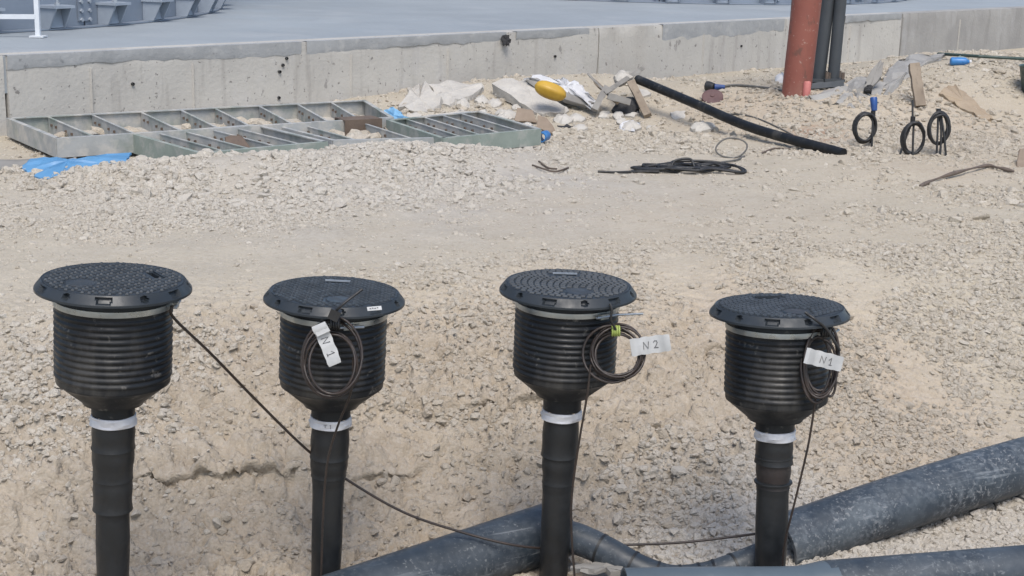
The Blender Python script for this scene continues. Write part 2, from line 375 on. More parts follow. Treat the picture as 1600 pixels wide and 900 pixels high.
# ------------------------------------------------------------------ mesh helpers
class MB:
    def __init__(s): s.v, s.f = [], []
    def add(s, vs, fs):
        o = len(s.v)
        s.v += [tuple(v) for v in vs]
        s.f += [tuple(i + o for i in f) for f in fs]
        return s
    def box(s, c, size, mtx=None):
        x, y, z = [a / 2 for a in size]
        vs = [Vector((sx * x, sy * y, sz * z)) for sz in (-1, 1) for sy in (-1, 1) for sx in (-1, 1)]
        if mtx is not None: vs = [mtx @ v for v in vs]
        vs = [v + Vector(c) for v in vs]
        return s.add(vs, [(0, 2, 3, 1), (4, 5, 7, 6), (0, 1, 5, 4), (2, 6, 7, 3), (0, 4, 6, 2), (1, 3, 7, 5)])
    def bar(s, a, b, wd, ht, upv=Vector((0, 0, 1)), bev=.0):
        a, b = Vector(a), Vector(b)
        d = (b - a)
        L = d.length
        d.normalize()
        sd = d.cross(upv).normalized()
        u = sd.cross(d).normalized()
        m = Matrix((d, sd, u)).transposed()
        return s.box((a + b) / 2, (L, wd, ht), m)
    def tube(s, pts, r, n=8, cap=True):
        pts = [Vector(p) for p in pts]
        rs = r if isinstance(r, (list, tuple)) else [r] * len(pts)
        t0 = (pts[1] - pts[0]).normalized()
        ref = Vector((0, 0, 1)) if abs(t0.z) < .9 else Vector((1, 0, 0))
        nrm = t0.cross(ref).normalized()
        vs, fs = [], []
        for i, p in enumerate(pts):
            t = (pts[min(i + 1, len(pts) - 1)] - pts[max(i - 1, 0)]).normalized()
            nrm = (nrm - t * nrm.dot(t)).normalized()
            bn = t.cross(nrm)
            for k in range(n):
                a = 2 * PI * k / n
                vs.append(p + (nrm * math.cos(a) + bn * math.sin(a)) * rs[i])
        for i in range(len(pts) - 1):
            for k in range(n):
                fs.append((i * n + k, i * n + (k + 1) % n, (i + 1) * n + (k + 1) % n, (i + 1) * n + k))
        if cap:
            fs.append(tuple(range(n - 1, -1, -1)))
            fs.append(tuple((len(pts) - 1) * n + k for k in range(n)))
        return s.add(vs, fs)
    def lathe(s, prof, n=48, c=(0, 0, 0), rfun=None, cap0=False, cap1=False):
        c = Vector(c)
        vs, fs = [], []
        for (r, z) in prof:
            for k in range(n):
                a = 2 * PI * k / n
                rr = r if rfun is None else r + rfun(a, z)
                vs.append(c + Vector((rr * math.cos(a), rr * math.sin(a), z)))
        for i in range(len(prof) - 1):
            for k in range(n):
                fs.append((i * n + k, i * n + (k + 1) % n, (i + 1) * n + (k + 1) % n, (i + 1) * n + k))
        if cap0: fs.append(tuple(range(n - 1, -1, -1)))
        if cap1: fs.append(tuple((len(prof) - 1) * n + k for k in range(n)))
        return s.add(vs, fs)
    def build(s, name, m, parent=None, off=None, smooth=None, rot=None):
        if off is None and parent is not None and parent.get('_off'):
            off = Vector(parent['_off'])
        vs = s.v if off is None else [(v[0] - off[0], v[1] - off[1], v[2] - off[2]) for v in s.v]
        me = bpy.data.meshes.new(name)
        me.from_pydata(vs, [], s.f)
        bm = bmesh.new()
        bm.from_mesh(me)
        bmesh.ops.recalc_face_normals(bm, faces=bm.faces)
        bm.to_mesh(me)
        bm.free()
        if smooth is not None:
            me.polygons.foreach_set('use_smooth', [True] * len(me.polygons))
            me.set_sharp_from_angle(angle=math.radians(smooth))
        me.materials.append(m)
        o = bpy.data.objects.new(name, me)
        COL.objects.link(o)
        o.parent = parent
        if off is not None and parent is None: o.location = off
        return o

def tag(o, label=None, cat=None, group=None, kind=None):
    if label: o['label'] = label
    if cat: o['category'] = cat
    if group: o['group'] = group
    if kind: o['kind'] = kind
    return o
def empty(name, loc, label, cat, group=None, rot=None):
    o = bpy.data.objects.new(name, None)
    o.empty_display_size = .1
    COL.objects.link(o)
    o.location = loc
    if rot is not None:
        o.rotation_mode = 'QUATERNION'
        o.rotation_quaternion = rot
    tag(o, label, cat, group)
    return o
def spline(pts, per=8):
    pts = [Vector(p) for p in pts]
    P = [pts[0] * 2 - pts[1]] + pts + [pts[-1] * 2 - pts[-2]]
    out = []
    for i in range(1, len(P) - 2):
        for k in range(per):
            t = k / per
            a, b, c, d = P[i - 1], P[i], P[i + 1], P[i + 2]
            out.append(.5 * ((2 * b) + (c - a) * t + (2 * a - 5 * b + 4 * c - d) * t * t + (3 * b - a - 3 * c + d) * t ** 3))
    out.append(pts[-1])
    return out
def jit(a): return random.uniform(-a, a)

def chunk(name, outline, d0, kd, thick, m, label=None, cat=None, parent=None, rough=.012, sub=3, off=None, top_noise=.0012, bow=0.0, group=None):
    """irregular plate: outline vertices (pixel column, pixel row) stand at depth d0, kd metres further per pixel row upwards from the lowest; real thickness"""
    ymax = max(p[1] for p in outline)
    if kd == 'lean':       # follows the ground behind it, a little proud of it
        ymin, xm = min(p[1] for p in outline), sum(p[0] for p in outline) / len(outline)
        kd = min(.014, max(.003, (depth_of(hit(xm, ymin)) - depth_of(hit(xm, ymax))) / max(1, ymax - ymin) * .6))
    W = [D(px, py, d0 + kd * (ymax - py)) for px, py in outline]
    nrm = Vector((0, 0, 0))
    for i in range(len(W)):
        a, b = W[i], W[(i + 1) % len(W)]
        nrm += a.cross(b)
    nrm.normalize()
    if nrm.dot(CAM - W[0]) < 0: nrm = -nrm
    edge = []
    for i in range(len(W)):
        a, b = W[i], W[(i + 1) % len(W)]
        for k in range(sub):
            p = a.lerp(b, k / sub)
            if k: p = p + Vector((jit(rough), jit(rough), jit(rough)))
            edge.append(p)
    c = sum(edge, Vector()) / len(edge)
    rings = [1.0, .93, .62, .3]
    mb = MB()
    n = len(edge)
    vs = [p - nrm * thick + Vector((jit(rough), jit(rough), jit(rough))) * .6 for p in edge]
    vs += [p - nrm * thick * .35 + Vector((jit(rough), jit(rough), jit(rough))) * .8 for p in edge]
    for q in rings:
        for p in edge:
            vs.append(c.lerp(p, q) + nrm * (jit(top_noise) * (1 if q < 1 else .3) + bow * (1 - q * q)))
    vs.append(c + nrm * bow)
    vs.append(c - nrm * thick)
    fs = []
    for r_ in range(len(rings) + 1):
        for k in range(n):
            fs.append((r_ * n + k, r_ * n + (k + 1) % n, (r_ + 1) * n + (k + 1) % n, (r_ + 1) * n + k))
    L = (len(rings) + 1) * n
    for k in range(n):
        fs.append((L + k, L + (k + 1) % n, len(vs) - 2))
        fs.append((k, (k + 1) % n, len(vs) - 1))
    mb.add(vs, fs)
    if parent is None:
        off = Vector((c.x, c.y, min(v[2] for v in vs)))
    o = mb.build(name, m, parent, off, smooth=22)
    if label: tag(o, label, cat, group)
    return o
def world_tube(name, pts, r, m, label, cat, n=8, group=None, smooth=60):
    off = Vector(pts[0] if not isinstance(pts[0], tuple) else pts[0])
    o = MB().tube(pts, r, n).build(name, m, None, off, smooth=smooth)
    return tag(o, label, cat, group)

# ------------------------------------------------------------------ ground sheet
def make_ground():
    ys = [-60, -20, -6, -1, 1.5, 2.6, 3.2]
    y = 3.5
    while y < 6.9:
        ys.append(y)
        y += .0066
    st = .0066
    while y < 17:
        ys.append(y)
        st = min(st * 1.016, .06)
        y += st
    while y < 300:
        ys.append(y)
        st *= 1.5
        y += st
    ys = np.array(ys)
    u = np.linspace(-1, 1, 640)
    core = .375 * np.maximum(ys, 3.2) + .30
    xs = u[None, :] * core[:, None]
    ext = np.array([.3, 1.2, 5, 25, 120, 250.0])
    xs = np.concatenate([-core[:, None] - ext[::-1][None, :], xs, core[:, None] + ext[None, :]], axis=1)
    Y = np.repeat(ys[:, None], xs.shape[1], axis=1)
    Zz = height(xs, Y)
    for (lx, lw, lk, la, sd_) in LEDGES:      # lips overhang a little
        led, yl = ledge_at(xs, lx, lw, lk, sd_)
        Y = Y - led * la * 1.1 * sstep(yl - .010, yl + .012, Y) * (1 - sstep(yl + .03, yl + .22, Y))
    nr, nc = xs.shape
    co = np.stack([xs, Y, Zz], -1).reshape(-1, 3)
    idx = np.arange(nr * nc).reshape(nr, nc)
    q = np.stack([idx[:-1, :-1], idx[:-1, 1:], idx[1:, 1:], idx[1:, :-1]], -1).reshape(-1, 4)
    me = bpy.data.meshes.new('ground')
    me.vertices.add(len(co))
    me.vertices.foreach_set('co', co.ravel())
    me.loops.add(q.size)
    me.loops.foreach_set('vertex_index', q.ravel().astype(np.int32))
    me.polygons.add(len(q))
    me.polygons.foreach_set('loop_start', (np.arange(len(q)) * 4).astype(np.int32))
    me.polygons.foreach_set('use_smooth', np.ones(len(q), bool))
    me.update(calc_edges=True)
    X1, Y1 = co[:, 0], co[:, 1]
    sand = np.clip(field(SANDY, X1, Y1) * (.4 + 1.2 * fbm(X1 * 3, Y1 * 3, 91, 3)), 0, 1)
    gr = np.clip(field(GREY, X1, Y1) * (.4 + 1.2 * fbm(X1 * 3, Y1 * 3, 95, 3)), 0, 1)
    darkened = np.clip(field(CRUST, X1, Y1) * (.5 + 1.0 * fbm(X1 * 3, Y1 * 3, 97, 3)), 0, 1)  # shade of the steep lower face, painted in as darker soil
    colr = np.stack([darkened, sand, gr, np.ones_like(sand)], -1)
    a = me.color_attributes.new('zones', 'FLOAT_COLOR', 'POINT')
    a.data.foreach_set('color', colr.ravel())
    b = me.attributes.new('rust', 'FLOAT', 'POINT')
    b.data.foreach_set('value', np.clip(field(RUST, X1, Y1), 0, 1))
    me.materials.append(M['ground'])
    o = bpy.data.objects.new('ground', me)
    COL.objects.link(o)
    o['kind'] = 'structure'
    return o
GROUND = make_ground()

# ------------------------------------------------------------------ stones
def rock_mesh(name, seed, npts=13, flat=.65):
    r = random.Random(seed)
    bm = bmesh.new()
    for i in range(npts):
        v = Vector((r.gauss(0, 1), r.gauss(0, 1), r.gauss(0, 1))).normalized() * r.uniform(.8, 1.1)
        bm.verts.new((v.x, v.y * r.uniform(.75, 1), v.z * flat))
    res = bmesh.ops.convex_hull(bm, input=bm.verts)
    bmesh.ops.delete(bm, geom=[v for v in bm.verts if not v.link_faces], context='VERTS')
    bmesh.ops.triangulate(bm, faces=bm.faces)
    me = bpy.data.meshes.new(name)
    bm.to_mesh(me)
    bm.free()
    me.materials.append(M['stone'])
    return me
ROCKS = [rock_mesh('stone', 100 + k, random.Random(k).choice((14, 18, 22)), random.Random(k + 50).uniform(.62, .92)) for k in range(14)]

STEPS = [  # y0, y1, count tried, size min, size max (radius, metres), base amount
    (3.7, 7.6, 90000, .0045, .0085, .03), (3.7, 7.6, 80000, .0085, .0140, .010), (3.7, 7.6, 30000, .014, .023, .008),
    (7.6, 10.6, 60000, .007, .013, .05), (7.6, 10.6, 34000, .013, .026, .018), (7.6, 10.6, 5000, .024, .042, .012),
    (10.6, 17.0, 40000, .011, .020, .08), (10.6, 17.0, 15000, .02, .045, .04)]
BLOCK = []      # footprints kept clear of loose stones (x, y, radius)
WALL_ZT = .54
WA, WB = Zp(0, 88, WALL_ZT), Zp(1600, 12, WALL_ZT)
WDIR = Vector((WB.x - WA.x, WB.y - WA.y, 0)).normalized()
WN = Vector((WDIR.y, -WDIR.x, 0))             # towards the camera
def make_gravel():
    P, S, G, SA, FL = [], [], [], [], []
    for (y0, y1, n, s0, s1, base) in STEPS:
        n = int(n * 1.35)
        y = np.sqrt(RNG.uniform(y0 ** 2, y1 ** 2, n))
        x = RNG.uniform(-1, 1, n) * (.48 * y + .35)
        g = gravel_amount(x, y)
        cr = np.clip(field(CRUST, x, y), 0, 1)
        dw = (x - WA.x) * WN.x + (y - WA.y) * WN.y
        g = g + .7 * np.exp(-(np.abs(dw) / .22) ** 2) * (fbm(x * 1.5, y * 1.5, 210, 3) > .45)
        clump = fbm(x * 6, y * 6, 201, 3)
        prob = np.clip(base * 3 * np.clip(clump * 3 - 1, 0, 1.5) + np.clip(g - .12, 0, 1.2) * (.25 + .9 * clump), 0, 1) * (1 - .6 * cr * (g < .6))
        k = RNG.random(n) < prob
        d = (x - WA.x) * WN.x + (y - WA.y) * WN.y
        k &= d > .03
        x, y, g = x[k], y[k], g[k]
        s = s0 + (s1 - s0) * RNG.random(len(x)) ** 1.8
        z = height(x, y) + s * RNG.uniform(-.35, .25, len(x))
        FL.append(np.ones(len(x)))
        SA.append(np.clip(field(SANDY, x, y), 0, 1) * .6)
        P.append(np.stack([x, y, z], -1))
        S.append(s)
        G.append(np.clip(field(GREY, x, y), 0, 1))
    # crusty clods of the excavated face
    for n, s0, s1, dens in ((9000, .012, .030, .7), (40000, .005, .012, .8)):
        x, y = RNG.uniform(-2.2, 2.4, n), RNG.uniform(4.0, 6.9, n)
        c = np.clip(field(CRUST, x, y), 0, 1) * np.clip(3 * fbm(x * 5, y * 8, 260, 3) - .9, 0, 1) * (coarse(x, y) < -.03)
        k = RNG.random(n) < c * dens
        x, y = x[k], y[k]
        s_ = s0 + (s1 - s0) * RNG.random(len(x)) ** 2
        P.append(np.stack([x, y, height(x, y) + s_ * RNG.uniform(-.55, -.05, len(x))], -1))
        S.append(s_)
        G.append(np.zeros(len(x)))
        SA.append(np.full(len(x), .95))
        FL.append(np.full(len(x), .85))
    P, S, G, SA, FL = [np.concatenate(a) for a in (P, S, G, SA, FL)]
    # largest in the picture become pieces of the ground of their own
    app = S / np.maximum(P[:, 1], 1) * (FL > .9) * (np.abs(P[:, 0]) < .345 * P[:, 1])
    order = np.argsort(-app)
    big = order[:300]
    rest = order[300:]
    for i in big:
        o = bpy.data.objects.new('stone', ROCKS[int(RNG.integers(len(ROCKS)))])
        COL.objects.link(o)
        o.parent = GROUND
        o.location = P[i]
        o.rotation_euler = RNG.uniform(-.5, .5), RNG.uniform(-.5, .5), RNG.uniform(0, 6.28)
        s = float(S[i]) * 1.15
        o.scale = s * RNG.uniform(.9, 1.35), s * RNG.uniform(.8, 1.1), s
        o['greyness'] = float(G[i])
        o['sandiness'] = float(SA[i])
    P, S, G, SA, FL = P[rest], S[rest], G[rest], SA[rest], FL[rest]
    n = len(P)
    me = bpy.data.meshes.new('gravel')
    me.vertices.add(n)
    me.vertices.foreach_set('co', P.ravel())
    rot = np.stack([RNG.uniform(-.4, .4, n) + .25, RNG.uniform(-.4, .4, n), RNG.uniform(0, 6.28, n)], -1)
    scl = S[:, None] * np.stack([RNG.uniform(.9, 1.4, n), RNG.uniform(.75, 1.1, n), RNG.uniform(.8, 1.1, n) * FL], -1)
    for nm, ty, arr, key in (('rot', 'FLOAT_VECTOR', rot.ravel(), 'vector'), ('scl', 'FLOAT_VECTOR', scl.ravel(), 'vector'),
                             ('pick', 'INT', RNG.integers(0, len(ROCKS), n).astype(np.int32), 'value'), ('greyness', 'FLOAT', G, 'value'), ('sandiness', 'FLOAT', SA, 'value')):
        a = me.attributes.new(nm, ty, 'POINT')
        a.data.foreach_set(key, arr)
    ob = bpy.data.objects.new('gravel', me)
    COL.objects.link(ob)
    tag(ob, 'pale crushed limestone gravel scattered over the ground and the slope', 'gravel', kind='stuff')
    src = bpy.data.collections.new('gravel_kinds')
    for k, rm in enumerate(ROCKS):
        src.objects.link(bpy.data.objects.new('stone_kind', rm))
    ng = bpy.data.node_groups.new('gravel_scatter', 'GeometryNodeTree')
    ng.interface.new_socket('Geometry', in_out='INPUT', socket_type='NodeSocketGeometry')
    ng.interface.new_socket('Geometry', in_out='OUTPUT', socket_type='NodeSocketGeometry')
    gi, go = ng.nodes.new('NodeGroupInput'), ng.nodes.new('NodeGroupOutput')
    ci = ng.nodes.new('GeometryNodeCollectionInfo')
    ci.inputs['Collection'].default_value = src
    ci.inputs['Separate Children'].default_value = True
    ci.inputs['Reset Children'].default_value = True
    ip = ng.nodes.new('GeometryNodeInstanceOnPoints')
    ip.inputs['Pick Instance'].default_value = True
    def attr(nm, ty):
        a = ng.nodes.new('GeometryNodeInputNamedAttribute')
        a.data_type = ty
        a.inputs['Name'].default_value = nm
        return next(o for o in a.outputs if o.enabled and o.name == 'Attribute')
    L = ng.links.new
    L(gi.outputs[0], ip.inputs['Points'])
    L(ci.outputs[0], ip.inputs['Instance'])
    L(attr('pick', 'INT'), ip.inputs['Instance Index'])
    L(attr('rot', 'FLOAT_VECTOR'), ip.inputs['Rotation'])
    L(attr('scl', 'FLOAT_VECTOR'), ip.inputs['Scale'])
    L(ip.outputs[0], go.inputs[0])
    md = ob.modifiers.new('scatter', 'NODES')
    md.node_group = ng
    print('gravel', n)
make_gravel()

# ------------------------------------------------------------------ concrete slab and its edge wall
def wall_s(px, py): 
    """distance along the wall of a pixel on its top edge"""
    d = ray(px, py)
    nrm = WN
    t = (WA - CAM).dot(nrm) / d.dot(nrm)
    p = CAM + d * t
    return (p - WA).dot(WDIR)
def wpt(s, z, out=0.0):
    return Vector((WA.x, WA.y, 0)) + WDIR * s + WN * out + Vector((0, 0, z))
def slab_floor():
    n = 60
    a, b = wpt(-30, 0, -.02), wpt(45, 0, -.02)
    back = -WN * 60
    mb = MB()
    vs = []
    for q in (a, a + back, b + back, b): vs.append((q.x, q.y, WALL_ZT - .004))
    for q in (a, a + back, b + back, b): vs.append((q.x, q.y, WALL_ZT - .25))
    mb.add(vs, [(0, 1, 2, 3), (7, 6, 5, 4), (0, 4, 5, 1), (1, 5, 6, 2), (2, 6, 7, 3), (3, 7, 4, 0)])
    o = mb.build('pavement', M['slab'])
    o['kind'] = 'structure'
slab_floor()
WALL = empty('concrete_wall', wpt(0, 0), 'long pale cast concrete wall edging the raised slab behind the rubble', 'wall')
WALL['_off'] = tuple(wpt(0, 0))
joints = [-30.0, wall_s(8, 90), wall_s(936, 45), wall_s(1229, 35), wall_s(1410, 28), 45.0]
for i in range(5):
    s0, s1 = joints[i] + .008, joints[i + 1] - .008
    if i == 1: s0 += .004
    ns, nz = max(8, min(140, int((s1 - s0) / .06))), 16
    mb = MB()
    vs, fs = [], []
    outv = (-.015, .0, .004, -.004, .012)[i]
    for a in range(ns + 1):
        s = s0 + (s1 - s0) * a / ns
        for b in range(nz + 1):
            z = -.35 + (WALL_ZT + .35 - .001) * b / nz
            nz_ = .018 * (fbm(np.float64(s * 1.7), np.float64(z * 2.5), 300 + i, 4) - .5)
            if b == nz: nz_ -= .010 * max(0, float(fbm(np.float64(s * 7), np.float64(1.0), 330, 3)) - .45) * 6
            vs.append(wpt(s, z, outv + float(nz_)))
    for a in range(ns):
        for b in range(nz):
            k = a * (nz + 1) + b
            fs.append((k, k + nz + 1, k + nz + 2, k + 1))
    m0 = len(vs)
    for (s, z) in ((s0, -.35), (s1, -.35), (s1, WALL_ZT - .001), (s0, WALL_ZT - .001)): vs.append(wpt(s, z, -.22))
    L0 = [b for b in range(nz + 1)]
    L1 = [ns * (nz + 1) + b for b in range(nz + 1)]
    T = [a * (nz + 1) + nz for a in range(ns + 1)]
    fs += [tuple(L0 + [m0 + 3, m0]), tuple(L1[::-1] + [m0 + 1, m0 + 2]), tuple(T + [m0 + 2, m0 + 3])]
    mb.add(vs, fs)
    o = mb.build('wall_segment', M['wall_grey'] if i == 4 else M['wall'], WALL, smooth=40)
    if i == 4: tag(o, 'greyer wall segment at the right end')
def lip(sa, sb, dep, seed, m='lip'):
    n = int((sb - sa) / .03)
    vs, fs = [], []
    for a in range(n + 1):
        s = sa + (sb - sa) * a / n
        e = 1
        d = dep * (.75 + .5 * float(fbm(np.float64(s * 1.1), np.float64(seed), seed, 3)) + .45 * (float(fbm(np.float64(s * 9), np.float64(seed), seed + 3, 4)) - .5)) * (.5 + .5 * e)
        o = .007 + .004 * float(fbm(np.float64(s * 5), np.float64(2.0), seed + 5, 3))
        vs += [wpt(s, WALL_ZT + .004, -.06), wpt(s, WALL_ZT + .004, o), wpt(s, WALL_ZT - d * .6, o), wpt(s, WALL_ZT - d, o - .006), wpt(s, WALL_ZT - d - .004, -.02)]
    for a in range(n):
        for k in range(4):
            q = a * 5 + k
            fs.append((q, q + 5, q + 6, q + 1))
    MB().add(vs, fs).build('slab_lip', M[m], WALL, smooth=35)
lip(wall_s(10, 90), wall_s(470, 66), .085, 3)
lip(wall_s(478, 66), wall_s(790, 50), .085, 9)
lip(wall_s(806, 48), wall_s(920, 44), .08, 14)
lip(wall_s(1035, 40), wall_s(1225, 32), .14, 20)
lip(wall_s(1320, 30), wall_s(1408, 26), .07, 26)
# marks of the shuttering: seams and tie sleeves
for k, px in enumerate((140, 300, 548, 700, 1100, 1330, 1500)):
    s_ = wall_s(px, 90 - px * .048)
    o_ = .006 if px < 1229 else (.002 if px < 1410 else .016)
    MB().add([wpt(s_ - .006, -.2, o_ - .012), wpt(s_ + .006, -.2, o_ - .012), wpt(s_ + .001, -.2, o_ + .009), wpt(s_ - .006, WALL_ZT - .11, o_ - .012), wpt(s_ + .006, WALL_ZT - .11, o_ - .012), wpt(s_ + .001, WALL_ZT - .11, o_ + .009)],
             [(0, 1, 4, 3), (1, 2, 5, 4), (2, 0, 3, 5), (0, 2, 1), (3, 4, 5)]).build('form_seam', M['wall'], WALL)
for k, (px, z_) in enumerate([(447, .42), (441, .37), (436, .32), (434, .12), (205, .30), (868, .30), (1160, .28)]):
    c_ = wpt(wall_s(px, 90 - px * .048), z_, .012)
    q_ = Vector((0, 0, 1)).rotation_difference(WN)
    t_ = MB().lathe([(.0, -.03), (.008, -.03), (.009, .002), (.012, .002), (.012, -.03)], 14)
    MB().add([q_ @ Vector(v) + c_ for v in t_.v], t_.f).build('tie_sleeve', M['dark_rag'], WALL, smooth=40)
# black rag hanging in a notch of the edge
_d = depth_of(wpt(wall_s(790, 50), .5))
chunk('rag', [(785, 56), (796, 54), (799, 62), (795, 72), (791, 69), (786, 70)], _d - .06, .0, .03, M['dark_rag'], 'small black rag stuck in a notch of the concrete slab edge', 'rag')

# ------------------------------------------------------------------ steel tanks on the slab
def chair_meshes():
    w_, h_, d_ = .16, .165, .19
    top = MB().box((d_ / 2, 0, h_ + .011), (d_ + .03, w_ + .05, .022))
    gs = MB()
    for sy in (-1, 1):
        y0, y1 = sy * w_ / 2 - .008, sy * w_ / 2 + .008
        pr = [(0, 0), (d_ * .55, 0), (d_, h_), (0, h_)]
        vs = [(x, y0, z) for x, z in pr] + [(x, y1, z) for x, z in pr]
        gs.add(vs, [(0, 1, 2, 3), (7, 6, 5, 4)] + [(k, (k + 1) % 4, 4 + (k + 1) % 4, 4 + k) for k in range(4)])
    gs.box((d_ * .42, 0, h_ / 2), (.012, w_ - .02, h_ - .004), Matrix.Rotation(math.radians(-12), 3, 'Y'))
    bt = MB().lathe([(.012, h_ + .0225), (.012, h_ + .07)], 8, (d_ * .6, 0, 0), cap1=True).lathe([(.026, h_ + .0225), (.026, h_ + .042)], 6, (d_ * .6, 0, 0), cap1=True)
    return top, gs, bt
def tank(center, R, a0, a1, nch, label, nplate):
    root = empty('steel_tank', center, label, 'tank')
    htank = 5.0
    nseg = nplate
    for k in range(nseg):
        b0, b1 = 2 * PI * k / nseg + .002, 2 * PI * (k + 1) / nseg - .002
        m_, vs, fs = 8, [], []
        for j in range(m_ + 1):
            a = b0 + (b1 - b0) * j / m_
            for rr in (R, R - .02):
                for z in (0, htank): vs.append((rr * math.cos(a), rr * math.sin(a), z))
        for j in range(m_):
            q, p = j * 4, (j + 1) * 4
            fs += [(q, p, p + 1, q + 1), (q + 2, q + 3, p + 3, p + 2), (q + 1, p + 1, p + 3, q + 3), (q, q + 2, p + 2, p)]
        fs += [(0, 1, 3, 2), (m_ * 4, m_ * 4 + 2, m_ * 4 + 3, m_ * 4 + 1)]
        MB().add(vs, fs).build('shell_plate', M['tank'], root, smooth=30)
    # cover plate and roof
    MB().lathe([(R - .021, htank - .02), (R - .021, htank + .02), (.2, htank + .9)], 48, cap1=True).build('roof', M['tank'], root, smooth=30)
    MB().lathe([(R + .004, .012), (R + .10, .012), (R + .10, .0), (R + .004, .0)], 96).build('base_ring', M['tank'], root, smooth=30)
    for zb in (.62, 1.25):
        MB().lathe([(R + .003, zb), (R + .05, zb), (R + .05, zb + .012), (R + .003, zb + .012)], 96).build('stiffener_ring', M['tank'], root, smooth=30)
    # seam straps and bolts along each seam facing the camera
    bolts = MB()
    for k in range(nseg):
        a = 2 * PI * k / nseg
        rot = Matrix.Rotation(a, 3, 'Z')
        MB().box(rot @ Vector((R + .006, 0, 1.5)), (.012, .16, 2.9), rot).build('seam_strap', M['tank'], root)
        for z in np.arange(.06, 1.3, .075):
            for dy in (-.05, .05):
                c = rot @ Vector((R + .021, dy, z))
                bolts.box(c, (.018, .026, .026), rot @ Matrix.Rotation(.78, 3, 'X'))
    bolts.build('bolt_rows', M['galv'], root)['kind'] = 'stuff'
    top, gs, bt = chair_meshes()
    first = None
    for k in range(nch):
        a = a0 + (a1 - a0) * (k + .5) / nch
        if first is None:
            t_ = top.build('anchor_chair', M['chair'], root, smooth=None)
            g_ = gs.build('gusset', M['chair'], t_)
            b_ = bt.build('anchor_bolt', M['galv'], t_)
            first = (t_, g_, b_)
        else:
            t_ = first[0].copy()
            COL.objects.link(t_)
            t_.parent = root
            for s in first[1:]:
                c = s.copy()
                COL.objects.link(c)
                c.parent = t_
        t_.location = ((R + .0) * math.cos(a), (R + .0) * math.sin(a), .013)
        t_.rotation_euler = (0, 0, a)
    return root
def circle3(a, b, c):
    ax, ay, bx, by, cx, cy = a.x, a.y, b.x, b.y, c.x, c.y
    d = 2 * (ax * (by - cy) + bx * (cy - ay) + cx * (ay - by))
    ux = ((ax * ax + ay * ay) * (by - cy) + (bx * bx + by * by) * (cy - ay) + (cx * cx + cy * cy) * (ay - by)) / d
    uy = ((ax * ax + ay * ay) * (cx - bx) + (bx * bx + by * by) * (ax - cx) + (cx * cx + cy * cy) * (bx - ax)) / d
    return Vector((ux, uy, 0)), math.hypot(ax - ux, ay - uy)
_c1, _r1 = circle3(Zp(0, 50, WALL_ZT), Zp(180, 38, WALL_ZT), Zp(330, 5, WALL_ZT))
print('tank1', _c1, _r1)
_c2, _r2 = circle3(Zp(860, -2, WALL_ZT), Zp(1030, 4, WALL_ZT), Zp(1400, -6, WALL_ZT))
print('tank2', _c2, _r2)
tank(_c1 + Vector((0, 0, WALL_ZT)), _r1, -1.35, .55, 15, 'blue grey bolted steel tank at the left end of the slab beside a white railing', 14)
tank(_c2 + Vector((0, 0, WALL_ZT)), _r2, -2.9, .0, 18, 'blue grey bolted steel tank on the slab behind the red column', 16)
# white guard rail by the left tank
_p = Zp(60, 58, WALL_ZT)
rl = empty('guard_rail', _p, 'white painted steel guard rail in front of the left tank', 'railing')
MB().box((0, 0, .55), (.035, .035, 1.1)).build('post', M['white_paint'], rl)
MB().box((0, 0, .006), (.11, .11, .012)).build('base_plate', M['white_paint'], rl)
_rd = Vector((-1, -.36, 0)).normalized()
for z in (.155, .60, 1.08):
    MB().bar(Vector((0, 0, z)) + _rd * .019, Vector((0, 0, z)) + _rd * 2.2, .03, .035).build('rail', M['white_paint'], rl)
MB().box(_rd * 2.2 + Vector((0, 0, .55)), (.035, .035, 1.1)).build('post', M['white_paint'], rl)

